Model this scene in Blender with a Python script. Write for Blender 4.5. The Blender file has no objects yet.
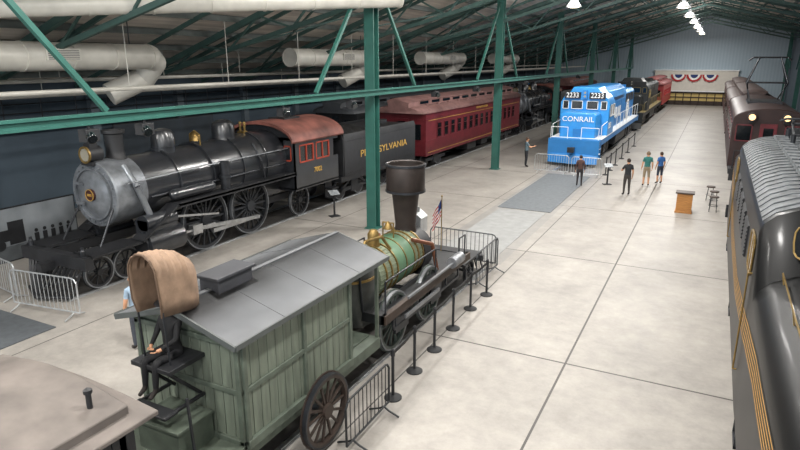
import bpy, bmesh, math, random
from mathutils import Vector, Matrix
random.seed(4)
SC=bpy.context.scene
COL=SC.collection
def lin(h):
    h=h.lstrip('#'); c=[int(h[i:i+2],16)/255 for i in (0,2,4)]
    return [x/12.92 if x<=.04045 else ((x+.055)/1.055)**2.4 for x in c]
MATS={}
def mat(name,hexc,rough=.5,metal=0,var=.18,scale=2.5,bump=0,coat=0,emis=0,stretch=None,spec=.5):
    if name in MATS: return MATS[name]
    m=bpy.data.materials.new(name); m.use_nodes=True
    nt=m.node_tree; N=nt.nodes; L=nt.links
    b=N['Principled BSDF']; c=lin(hexc)
    b.inputs['Roughness'].default_value=rough; b.inputs['Metallic'].default_value=metal
    b.inputs['Specular IOR Level'].default_value=spec
    if coat: b.inputs['Coat Weight'].default_value=coat; b.inputs['Coat Roughness'].default_value=.12
    tc=N.new('ShaderNodeTexCoord'); no=N.new('ShaderNodeTexNoise')
    no.inputs['Scale'].default_value=scale; no.inputs['Detail'].default_value=5
    mp=N.new('ShaderNodeMapping'); L.new(tc.outputs['Object'],mp.inputs[0]); L.new(mp.outputs[0],no.inputs['Vector'])
    if stretch: mp.inputs['Scale'].default_value=stretch
    r=N.new('ShaderNodeValToRGB')
    r.color_ramp.elements[0].position=.3; r.color_ramp.elements[1].position=.72
    r.color_ramp.elements[0].color=[x*(1-var) for x in c]+[1]; r.color_ramp.elements[1].color=[min(1,x*(1+var)) for x in c]+[1]
    L.new(no.outputs['Fac'],r.inputs[0]); L.new(r.outputs[0],b.inputs['Base Color'])
    if bump:
        bu=N.new('ShaderNodeBump'); bu.inputs['Strength'].default_value=bump; bu.inputs['Distance'].default_value=.02
        L.new(no.outputs['Fac'],bu.inputs['Height']); L.new(bu.outputs[0],b.inputs['Normal'])
    if emis:
        b.inputs['Emission Color'].default_value=c+[1]; b.inputs['Emission Strength'].default_value=emis
    MATS[name]=m; return m

BLK=mat('black_paint','#27292d',.3,.0,.25,3,coat=.5)
BLK2=mat('black_matte','#1f2023',.55,0,.3,4)
IRON=mat('iron_dark','#35373b',.42,.5,.3,5)
STEEL=mat('bright_steel','#b4b6b8',.3,.8,.2,5)
ROD=mat('rod_steel','#85888c',.38,.5,.25,5)
SMOKE=mat('smokebox_graphite','#7f8388',.36,.5,.3,4)
GREEN=mat('column_green','#285a51',.5,0,.15,2)
GREEND=mat('truss_green','#3f5a55',.55,0,.2,2)
MAROON=mat('maroon_paint','#66232a',.4,0,.2,3)
MAROONR=mat('maroon_roof','#866460',.65,0,.2,3)
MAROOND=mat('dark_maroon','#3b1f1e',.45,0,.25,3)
REDROOF=mat('cab_roof_red','#7a4b42',.6,0,.5,1.6)
REDWIN=mat('window_frame_red','#a33f2c',.4)
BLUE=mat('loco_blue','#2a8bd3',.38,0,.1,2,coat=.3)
BLUED=mat('loco_blue_dark','#2474b5',.45,0,.1,2)  # slightly darker blue for sill, pilot, doors and fans
WHITE=mat('white_paint','#e6e8e8',.5,0,.06)
DUCT=mat('duct_white','#cfccc3',.45,.1,.12,2)
GLASS=mat('dark_glass','#15191c',.08,0,.2,3,coat=1)
GOLD=mat('gold_leaf','#c39d50',.4,.1,.15)
BRASS=mat('brass','#8f7748',.4,.7,.3,6)
SAGE=mat('sage_planks','#6a7265',.6,0,.25,5,bump=.3,stretch=(2,2,.3))
SAGED=mat('sage_dark','#555e53',.6,0,.25,5)
ROOFG=mat('roof_grey_sheet','#5d5f62',.6,.0,.18,1.5,bump=.1)
ROOFT=mat('roof_taupe','#645d58',.75,.0,.3,2.2)
CANVAS=mat('canvas_brown','#8a725e',.85,0,.25,5,bump=.6)
WOOD=mat('oak_wood','#a8743c',.5,0,.25,4,stretch=(1,1,6))
WOODD=mat('dark_wood','#3a2d25',.55,0,.3,5)
LAG=mat('boiler_lagging','#737d68',.55,.0,.3,6,stretch=(6,.6,6))
LAGG=mat('boiler_green','#54745a',.55,.0,.25,4)
GALV=mat('galvanized','#b9bcbe',.35,.6,.15,6)
RUBBER=mat('rubber_black','#1a1b1d',.7,0,.2)
SLATE=mat('wall_slate','#45525d',.8,0,.12,.7)
COAL=mat('coal','#131314',.6,0,.5,12,bump=1)
LAMPW=mat('lamp_glow','#fff0cf',.4,emis=8)
LAMPY=mat('headlamp_glow','#ffcf95',.4,emis=1.6)
LENS=mat('lens','#8f8a7c',.15,0,.1,coat=1)
LAMPS=mat('lamp_shade_white','#e9ecec',.4,0,.05,emis=.4)

SH=Vector((0,0,0))
class G:
    def __init__(s): s.v=[]; s.f=[]; s.mi=[]
    def add(s,vs,fs,m=0):
        o=len(s.v); s.v+= [tuple(v) for v in vs]
        for f in fs: s.f.append([i+o for i in f]); s.mi.append(m)
        return s
    def b(s,x0,x1,y0,y1,z0,z1,m=0):
        vs=[(x,y,z) for z in (z0,z1) for y in (y0,y1) for x in (x0,x1)]
        return s.add(vs,[(0,2,3,1),(4,5,7,6),(0,1,5,4),(2,6,7,3),(0,4,6,2),(1,3,7,5)],m)
    def beam(s,p0,p1,w,h,m=0):
        p0=Vector(p0);p1=Vector(p1);d=(p1-p0).normalized()
        up=Vector((0,0,1)) if abs(d.z)<.95 else Vector((0,1,0))
        a=d.cross(up).normalized()*w/2; c=a.cross(d).normalized()*h/2
        vs=[p+sa*a+sc*c for p in (p0,p1) for sa,sc in ((-1,-1),(1,-1),(1,1),(-1,1))]
        return s.add(vs,[(0,1,2,3),(7,6,5,4),(0,4,5,1),(1,5,6,2),(2,6,7,3),(3,7,4,0)],m)
    def rev(s,base,axis,prof,n=16,m=0,cap=True):
        base=Vector(base); ax=Vector(axis).normalized()
        t=Vector((0,0,1)) if abs(ax.z)<.9 else Vector((1,0,0))
        a=ax.cross(t).normalized(); c=ax.cross(a)
        vs=[]
        for r,h in prof:
            for i in range(n):
                th=2*math.pi*i/n; vs.append(base+ax*h+(a*math.cos(th)+c*math.sin(th))*max(r,1e-5))
        fs=[]
        for k in range(len(prof)-1):
            for i in range(n):
                j=(i+1)%n; fs.append((k*n+i,k*n+j,(k+1)*n+j,(k+1)*n+i))
        if cap:
            if prof[0][0]>1e-4: fs.append(tuple(range(n-1,-1,-1)))
            if prof[-1][0]>1e-4: fs.append(tuple((len(prof)-1)*n+i for i in range(n)))
        return s.add(vs,fs,m)
    def cyl(s,p0,p1,r0,r1=None,n=14,m=0,cap=True):
        p0=Vector(p0);p1=Vector(p1)
        return s.rev(p0,p1-p0,[(r0,0),(r0 if r1 is None else r1,(p1-p0).length)],n,m,cap)
    def ring(s,c,axis,ro,ri,w,n=24,m=0):
        return s.rev(c,axis,[(ri,-w/2),(ro,-w/2),(ro,w/2),(ri,w/2),(ri,-w/2)],n,m,False)
    def tube(s,pts,r,n=8,m=0):
        for i in range(len(pts)-1): s.cyl(pts[i],pts[i+1],r,n=n,m=m)
        return s
    def ball(s,c,r,n=14,m=0,zs=1,k=8):
        return s.rev(c,(0,0,1),[(r*math.sin(math.pi*i/k),-r*zs*math.cos(math.pi*i/k)) for i in range(k+1)],n,m,False)
    def loft(s,secs,m=0,cap=True,closed=True):
        n=len(secs[0]); vs=[p for q in secs for p in q]; fs=[]
        for k in range(len(secs)-1):
            for i in range(n if closed else n-1):
                j=(i+1)%n; fs.append((k*n+i,k*n+j,(k+1)*n+j,(k+1)*n+i))
        if cap: fs.append(tuple(range(n-1,-1,-1))); fs.append(tuple((len(secs)-1)*n+i for i in range(n)))
        return s.add(vs,fs,m)
    def prof_y(s,poly,y0,y1,m=0):
        return s.loft([[(x,y0,z) for x,z in poly],[(x,y1,z) for x,z in poly]],m)
    def mesh(s,name,mats,shift=True):
        sh=SH if shift else Vector((0,0,0))
        me=bpy.data.meshes.new(name)
        me.from_pydata([(v[0]-sh.x,v[1]-sh.y,v[2]-sh.z) for v in s.v],[],s.f)
        for p,i in zip(me.polygons,s.mi): p.material_index=i
        bm=bmesh.new(); bm.from_mesh(me)
        bmesh.ops.remove_doubles(bm,verts=bm.verts,dist=2e-5)
        bmesh.ops.recalc_face_normals(bm,faces=bm.faces)
        bm.to_mesh(me); bm.free()
        me.polygons.foreach_set('use_smooth',[True]*len(me.polygons))
        me.set_sharp_from_angle(angle=math.radians(34))
        for m in (mats if isinstance(mats,(list,tuple)) else [mats]): me.materials.append(m)
        return me
    def obj(s,name,mats,parent=None,bevel=0,shift=True,loc=None,label=None,kind=None):
        o=bpy.data.objects.new(name,s.mesh(name,mats,shift)); COL.objects.link(o)
        if parent: o.parent=parent
        if loc is not None: o.location=loc
        if label: o['label']=label
        if kind: o['kind']=kind
        if bevel:
            md=o.modifiers.new('bevel','BEVEL'); md.width=bevel; md.segments=2; md.limit_method='ANGLE'
        return o
def place(name,me,parent,loc,rot=None):
    o=bpy.data.objects.new(name,me); COL.objects.link(o); o.parent=parent; o.location=loc
    if rot: o.rotation_euler=rot
    return o
def thing(name,label,cat,loc,group=None,shift=(0,0,0),rz=0):
    global SH
    e=bpy.data.objects.new(name,None); COL.objects.link(e); e.location=loc; e.rotation_euler=(0,0,rz)
    e.empty_display_size=.3
    e['label']=label; e['category']=cat
    if group: e['group']=group
    SH=Vector(shift)
    return e
def tl(o,label,cat,group=None):
    o['label']=label; o['category']=cat
    if group: o['group']=group
    return o
def text(s,size,m,parent,loc,rot,name='lettering',ext=.008,sx=1,bold=.012):
    cu=bpy.data.curves.new('t','FONT'); cu.body=s; cu.size=size; cu.extrude=ext; cu.align_x='CENTER'; cu.align_y='CENTER'; cu.offset=size*bold
    to=bpy.data.objects.new('t',cu); COL.objects.link(to)
    bpy.context.view_layer.update()
    me=bpy.data.meshes.new_from_object(to.evaluated_get(bpy.context.evaluated_depsgraph_get()))
    bpy.data.objects.remove(to)
    me.materials.clear(); me.materials.append(m)
    o=place(name,me,parent,loc,rot); o.scale=(sx,1,1); return o
RX=(math.pi/2,0,math.pi/2)
RF=(math.pi/2,0,0)
def arc(cx,cz,r,a0,a1,n,rz=None):
    rz=rz or r
    return [(cx+r*math.cos(math.radians(a0+(a1-a0)*i/n)),cz+rz*math.sin(math.radians(a0+(a1-a0)*i/n))) for i in range(n+1)]
def wheel(name,r,w,nsp,rimw=.1,m=None,mr=None):
    g=G(); g.ring((0,0,0),(1,0,0),r,r-rimw,w,28,0); g.ring((-w*.35,0,0),(1,0,0),r+.03,r-rimw,w*.25,28,0)
    if mr: g.ring((0,0,0),(1,0,0),r+.003,r-.03,w*1.06,28,1)
    g.cyl((-w*.7,0,0),(w*.7,0,0),r*.2,n=14)
    for i in range(nsp):
        a=2*math.pi*i/nsp
        g.beam((0,math.cos(a)*r*.15,math.sin(a)*r*.15),(0,math.cos(a)*(r-rimw*.8),math.sin(a)*(r-rimw*.8)),w*.35,max(.03,r*.06))
    return g.mesh(name,[m or IRON,mr or IRON],False)

# ------------------------------------------------------------------ SETTING
def floor_mat():
    m=bpy.data.materials.new('concrete_floor'); m.use_nodes=True; nt=m.node_tree; N=nt.nodes; L=nt.links
    b=N['Principled BSDF']; tc=N.new('ShaderNodeTexCoord'); sx=N.new('ShaderNodeSeparateXYZ'); L.new(tc.outputs['Object'],sx.inputs[0])
    def M(op,a,bv=None,c=None):
        n=N.new('ShaderNodeMath'); n.operation=op
        for i,x in enumerate((a,bv,c)):
            if x is None: continue
            if isinstance(x,(int,float)): n.inputs[i].default_value=x
            else: L.new(x,n.inputs[i])
        return n.outputs[0]
    X=sx.outputs[0]; Y=sx.outputs[1]
    def line(v,at,w): return M('LESS_THAN',M('ABSOLUTE',M('SUBTRACT',v,at)),w)
    def per(v,at,p,w): return M('LESS_THAN',M('ABSOLUTE',M('SUBTRACT',M('MODULO',M('ADD',M('SUBTRACT',v,at),p*40+p/2),p),p/2)),w)
    s=M('MAXIMUM',per(Y,11.8,7.2,.024),line(X,-2.13,.022))
    for x in (-5.0,-8.4,-12.9): s=M('MAXIMUM',s,line(X,x,.016))
    n1=N.new('ShaderNodeTexNoise'); n1.inputs['Scale'].default_value=.45; n1.inputs['Detail'].default_value=6; n1.inputs['Roughness'].default_value=.6
    n2=N.new('ShaderNodeTexNoise'); n2.inputs['Scale'].default_value=2.2; n2.inputs['Detail'].default_value=12; n2.inputs['Roughness'].default_value=.75
    for n in (n1,n2): L.new(tc.outputs['Object'],n.inputs['Vector'])
    r=N.new('ShaderNodeValToRGB'); r.color_ramp.elements[0].position=.35; r.color_ramp.elements[1].position=.66
    r.color_ramp.elements[0].color=(*lin('#7d7974'),1); r.color_ramp.elements[1].color=(*lin('#a5a099'),1)
    mixf=M('ADD',M('MULTIPLY',n1.outputs['Fac'],.45),M('MULTIPLY',n2.outputs['Fac'],.55)); L.new(mixf,r.inputs[0])
    mx=N.new('ShaderNodeMixRGB'); L.new(s,mx.inputs[0]); L.new(r.outputs[0],mx.inputs[1]); mx.inputs[2].default_value=(*lin('#403d3a'),1)
    lane=M('MULTIPLY',M('LESS_THAN',M('ABSOLUTE',M('ADD',X,6.7)),1.35),M('GREATER_THAN',Y,17.3))
    mx2=N.new('ShaderNodeMixRGB'); L.new(M('MULTIPLY',lane,.3),mx2.inputs[0]); L.new(mx.outputs[0],mx2.inputs[1]); mx2.inputs[2].default_value=(*lin('#6b6f72'),1)
    L.new(mx2.outputs[0],b.inputs['Base Color'])
    L.new(M('ADD',M('MULTIPLY',n2.outputs['Fac'],.3),.34),b.inputs['Roughness'])
    b.inputs['Specular IOR Level'].default_value=.35
    return m
g=G(); g.b(-24.3,8.4,-6,97,-.2,0); g.obj('floor',floor_mat(),kind='structure')
def wallmat():
    m=bpy.data.materials.new('far_wall'); m.use_nodes=True; nt=m.node_tree; N=nt.nodes; L=nt.links
    b=N['Principled BSDF']; b.inputs['Roughness'].default_value=.8
    tc=N.new('ShaderNodeTexCoord')
    w=N.new('ShaderNodeTexWave'); w.inputs['Scale'].default_value=.8; w.bands_direction='X'; L.new(tc.outputs['Object'],w.inputs['Vector'])
    r=N.new('ShaderNodeValToRGB'); r.color_ramp.elements[0].color=(*lin('#a3b6c2'),1); r.color_ramp.elements[1].color=(*lin('#afbfca'),1); L.new(w.outputs['Fac'],r.inputs[0])
    L.new(r.outputs[0],b.inputs['Base Color']); return m
def roofz(x):
    if x<-11: return 9.9+(x+11)*.345
    return 12.5-.27*abs(x+1.5)
FW=wallmat()
g=G()
g.loft([[(-24,y,0),(-24,y,roofz(-24)),(-11,y,roofz(-11)),(-1.5,y,roofz(-1.5)),(8,y,roofz(8)),(8,y,0)] for y in (96,96.3)])
g.obj('wall_back',FW,kind='structure')
g=G(); g.b(-24.3,-24,-6,96.3,0,roofz(-24)); g.obj('wall_left',SLATE,kind='structure')
g=G(); g.b(8,8.3,-6,96.3,0,roofz(8)); g.obj('wall_right',SLATE,kind='structure')
DECK=mat('roof_deck','#d8cfc5',.7,.0,.25,.8,stretch=(6,.4,1))
g=G()
for a,bx in ((-24.3,-11),(-11,-1.5),(-1.5,8.3)):
    g.loft([[(a,y,roofz(a)),(bx,y,roofz(bx)),(bx,y,roofz(bx)+.12),(a,y,roofz(a)+.12)] for y in (-6,96.3)])
g.obj('ceiling',DECK,kind='structure')
g=G(); g.b(-8,2.5,95.6,96,2.0,4.7); g.b(-8.1,2.6,95.5,96,4.7,4.85,1); g.b(-8.1,2.6,95.45,96,1.85,2.0,1)
g.obj('trim_1',[mat('cream_wall','#d6d2c8',.8,0,.05),WHITE],kind='structure')
g=G(); g.b(-8,2.5,95.9,95.99,0,1.85)
for i in range(11): g.b(-8+i-.06,-8+i+.06,95.8,95.9,0,1.85,1)
g.b(-8,2.5,95.8,95.9,.0,.6,1); g.b(-8,2.5,95.78,95.9,1.0,1.15,1); g.b(-8,2.5,95.78,95.9,1.6,1.85,1)
g.obj('trim_2',[mat('yellow_panel_glow','#b9a265',.7,0,.1,emis=.12),WOODD],kind='structure')  # yellow panels, with lamplight put in as a faint glow of their own
# pilasters and ledge on the dim aisle wall
for i in range(19):
    SH=Vector((0,0,0)); g=G(); g.b(0,.25,-.2,.2,0,4.9)
    g.obj('trim_%d'%(i+3),mat('pilaster_grey','#5a646c',.7,0,.1),loc=(-24,3+4.8*i,0),kind='structure')
g=G(); g.b(-24,-23.6,-4,96,3.5,3.75); g.obj('trim_22',mat('ledge_grey','#6c757b',.7,0,.1),kind='structure')
RED=mat('bunting_red','#b02a2f',.7); WHT=mat('bunting_white','#eeeeea',.7); NAVY=mat('bunting_blue','#24386e',.7)
for i,x in enumerate((-4.9,-2.9,-.9)):
    g=G()
    for r0,r1,mi in ((0,.48,2),(.48,.74,1),(.74,.98,0)):
        n=18; vs=[];fs=[]
        for k in range(n+1):
            a=math.pi+math.pi*k/n
            rip=.04*math.sin(k*2.1)
            vs+= [(r0*math.cos(a),-.02+rip*r0,r0*math.sin(a)),(r1*math.cos(a),-.02+rip*r1,r1*math.sin(a))]
        for k in range(n): fs.append((2*k,2*k+1,2*k+3,2*k+2))
        g.add(vs,fs,mi)
    SH=Vector((0,0,0))
    o=g.obj('bunting',[RED,WHT,NAVY],loc=(x,95.45,4.2)); tl(o,'red white and blue fan bunting pinned on cream wall','bunting','patriotic bunting')

for x in [-23,-21.5,-20,-18.5,-17,-15.5,-14,-12.5,-9.5,-7.7,-5.9,-4.1,-2.3,-.5,1.3,3.1,4.9,6.7]:
    g=G(); SH=Vector((0,0,0)); z=roofz(x)
    g.b(-.04,.04,-4,96,-.2,0); g.b(-.09,.09,-4,96,-.22,-.19)
    tl(g.obj('roof_purlin',mat('purlin_grey','#5f6663',.6,0,.2),loc=(x,0,z)),'long grey steel purlin under the roof deck','roof beam','roof purlins')
YS=[4.8+14.4*i for i in range(7)]
def truss(y):
    e=thing('roof_truss','dark green steel roof truss spanning between columns','truss',(-1.5,y,0),'roof trusses',shift=(-1.5,0,0))
    g=G()
    pts=[(-24,roofz(-24)),(-11,roofz(-11)),(-1.5,roofz(-1.5)),(8,roofz(8))]
    for a,b_ in zip(pts,pts[1:]): g.beam((a[0],0,a[1]-.35),(b_[0],0,b_[1]-.35),.18,.22)
    g.obj('top_chord',GREEND,e)
    g=G()
    lo=[(-24,5.0),(-11,8.2),(-1.5,10.9),(8,8.6)]
    for a,b_ in zip(lo,lo[1:]): g.beam((a[0],0,a[1]),(b_[0],0,b_[1]),.14,.16)
    g.obj('bottom_chord',GREEND,e)
    g=G()
    def zz(x,P):
        x=min(max(x,P[0][0]),P[-1][0])
        for a,b_ in zip(P,P[1:]):
            if a[0]<=x<=b_[0]: return a[1]+(b_[1]-a[1])*(x-a[0])/(b_[0]-a[0])
    up=True; x=-24.0
    while x<6.7:
        x2=min(x+1.6,8)
        a=zz(x,lo) if up else roofz(x)-.35; c=roofz(x2)-.35 if up else zz(x2,lo)
        g.beam((x,0,a),(x2,0,c),.07,.07); up=not up; x=x2
    g.obj('web_bracing',GREEND,e)
for y in YS: truss(y)
for y in [12+14.4*i for i in range(6)]: truss(y)
for k in range(27):
    y=2.4+3.6*k
    if abs((y-4.8)%7.2)<.1 or abs((y-4.8)%7.2-7.2)<.1: continue
    SH=Vector((0,0,0)); g=G()
    pts=[(-24,roofz(-24)),(-11,roofz(-11)),(-1.5,roofz(-1.5)),(8,roofz(8))]
    for a,b_ in zip(pts,pts[1:]): g.beam((a[0],0,a[1]-.3),(b_[0],0,b_[1]-.3),.1,.14)
    tl(g.obj('roof_rafter',GREEND,loc=(0,y,0)),'slim dark green rafter below the purlins','rafter','roof rafters')
SH=Vector((0,0,0))
for y in YS[:-1]:
    for a,b_ in (((-12,y,roofz(-12)-.5),(-22,y+7,roofz(-22)-.4)),((-22,y,roofz(-22)-.4),(-12,y+7,roofz(-12)-.5)),((-17,y+7,roofz(-17)-.4),(-12,y+14,roofz(-12)-.5))):
        g=G(); g.beam(a,b_,.07,.07)
        tl(g.obj('roof_brace',GREEND),'diagonal dark steel bracing rod under the roof','roof bracing','diagonal roof braces')
def column(x,y):
    top=roofz(x)-.3
    e=thing('steel_column','green painted steel column with diagonal braces','column',(x,y,0),'green steel columns')
    g=G(); g.b(-.19,.19,-.19,-.15,0,top); g.b(-.19,.19,.15,.19,0,top); g.b(-.03,.03,-.16,.16,0,top)
    g.b(-.26,.26,-.26,.26,0,.04)
    g.obj('shaft',GREEN,e)
    for s in (-1,1):
        g=G(); g.beam((0,s*.18,top-.4),(0,s*3.5,5.2),.11,.1); g.obj('brace',GREEN,e)
for y in YS: column(-11,y)
for y in YS[3:]: column(7.6,y)
e=thing('steel_girder','long green horizontal girder joining the columns','girder',(-10.68,0,0))
g=G(); g.b(-.09,.09,-4,92,5.15,5.2); g.b(-.03,.03,-4,92,5.03,5.16); g.b(-.09,.09,-4,92,4.99,5.04); g.obj('girder_beam',GREEN,e)
for y in (7.6,8.9,13.6,17.2,24,29,38,43,54):
    g=G(); SH=Vector((0,0,0)); g.cyl((0,0,0),(0,0,-.08),.03); g.b(-.12,.12,-.15,.15,-.32,-.08); g.cyl((.1,-.05,-.2),(.22,-.1,-.26),.1,n=12,m=1)
    tl(g.obj('spotlight',[BLK2,GLASS],loc=(-10.65,y,4.99),bevel=.01),'small black spotlight hung under the green girder','spotlight','girder spotlights')
def duct(y0,y1):
    e=thing('air_duct','large pale round ventilation duct with grille','duct',(-18,y0,6.3),'ventilation ducts')
    L=y1-y0; g=G(); g.rev((0,0,0),(0,1,0),[(.42,0),(.42,L)],20)
    for k in range(int(L/1.5)+1): g.ring((0,k*1.5,0),(0,1,0),.44,.41,.05,20)
    g.obj('duct_pipe',DUCT,e)
    g=G()
    p=[Vector((0,L,0)),Vector((-.2,L+.35,-.2)),Vector((-.7,L+.25,-.75)),Vector((-1.2,L-.9,-1.3))]
    for a,b_ in zip(p,p[1:]): g.cyl(a,b_,.4,n=18)
    for q in p[:3]: g.ball(q,.41)
    g.obj('duct_elbow',DUCT,e)
    for yy in (.6,L-.8):
        g=G(); g.cyl((0,yy,.3),(0,yy,roofz(-18)-6.3),.02,n=6); g.obj('hanger_rod',IRON,e)
    g=G(); g.b(.39,.46,L*.55,L*.55+1.1,-.12,.22)
    for k in range(6): g.b(.46,.47,L*.55+.05,L*.55+1.05,-.09+k*.05,-.07+k*.05,1)
    g.obj('grille',[DUCT,BLK2],e)
duct(6.5,15.6); duct(23.7,31); duct(38,45.5); duct(53,60)
SH=Vector((0,0,0)); g=G(); g.cyl((-10.0,19.4,8.2),(-20,3,7.0),.27,n=18)
for k in range(12):
    t=k/12; p=Vector((-10.0,19.4,8.2)).lerp(Vector((-20,3,7.0)),t); g.ring(p,(-10,-16.4,-1.2),.29,.26,.05,18)
tl(g.obj('air_duct',DUCT),'pale round duct crossing diagonally below the roof','duct')
for x,z,r in ((-17,5.3,.07),(-21.6,5.0,.12),(-20.5,5.5,.07)):
    SH=Vector((0,0,0)); g=G(); g.cyl((0,-4,0),(0,92,0),r,n=10)
    for k in range(20): g.cyl((0,k*4.6,0),(0,k*4.6,roofz(x)-z),.015,n=6)
    tl(g.obj('overhead_pipe',DUCT,loc=(x,0,z)),'long pale service pipe hung along the aisle','pipe','overhead pipes')
def pendant(x,y,z,watts,up=200):
    e=thing('pendant_lamp','white dome pendant lamp hanging from the roof','lamp',(x,y,z),'pendant lamps')
    g=G(); g.cyl((0,0,.3),(0,0,roofz(x)-z-.1),.02,n=6); g.obj('hanging_rod',BLK2,e)
    g=G(); g.rev((0,0,0),(0,0,1),[(.42,0),(.4,.05),(.2,.3),(.12,.34),(.12,.5),(0,.5)],18); g.obj('lamp_shade',LAMPS,e)
    g=G(); g.rev((0,0,-.005),(0,0,1),[(0,-.04),(.2,-.03),(.36,.02)],18); g.obj('bulb',LAMPW,e)
    l=bpy.data.lights.new('lamp_light','AREA'); l.shape='DISK'; l.size=.7; l.energy=watts; l.color=(1,.975,.94)
    lo=bpy.data.objects.new('lamp_light',l); COL.objects.link(lo); lo.parent=e; lo.location=(0,0,-.1)
    l=bpy.data.lights.new('ceiling_fill_light','POINT'); l.shadow_soft_size=.12; l.energy=up; l.color=(1,.975,.94)  # fill light added above the shade to brighten the ceiling
    lo=bpy.data.objects.new('ceiling_fill_light',l); COL.objects.link(lo); lo.parent=e; lo.location=(0,0,.75)
for y in range(-2,96,9):
    pendant(-2.4,y,9.3,540 if y<25 else 600)
    if y<25: pendant(4.5,y+3,9.0,230,120)  # right row: added lamps, kept out of view, for extra light
for y in (0,7,14,21,28,35): pendant(-7.5,y+.5,9.0,400,420)  # lamps added over the left of the nave to light the trains
for y in (0,5): pendant(-14.5,y-1,7.6,380,420)  # unseen lamps added to brighten the dark aisle

# ------------------------------------------------------------------ tracks
def track(x,y0,y1,gauge=1.5):
    e=thing('railway_track','steel rails set in the concrete floor','railway track',(x,y0,0),'museum tracks',shift=(0,y0,0))
    for s in (-1,1):
        g=G(); c=s*gauge/2; g.b(c-.06,c+.06,y0,y1,0,.015); g.b(c-.035,c+.035,y0,y1,.015,.055); g.obj('rail',STEEL,e)
    g=G(); g.b(-gauge/2+.1,gauge/2-.1,y0,y1,.002,.012); g.obj('flangeway_bed',mat('track_bed','#4a4744',.85,0,.3,4),e)
TX=-6.4
track(-15.4,9.2,92); track(TX,1,16.6); track(-7.0,34.5,94); track(2.45,2,92); track(-20.3,30,92)

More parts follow.
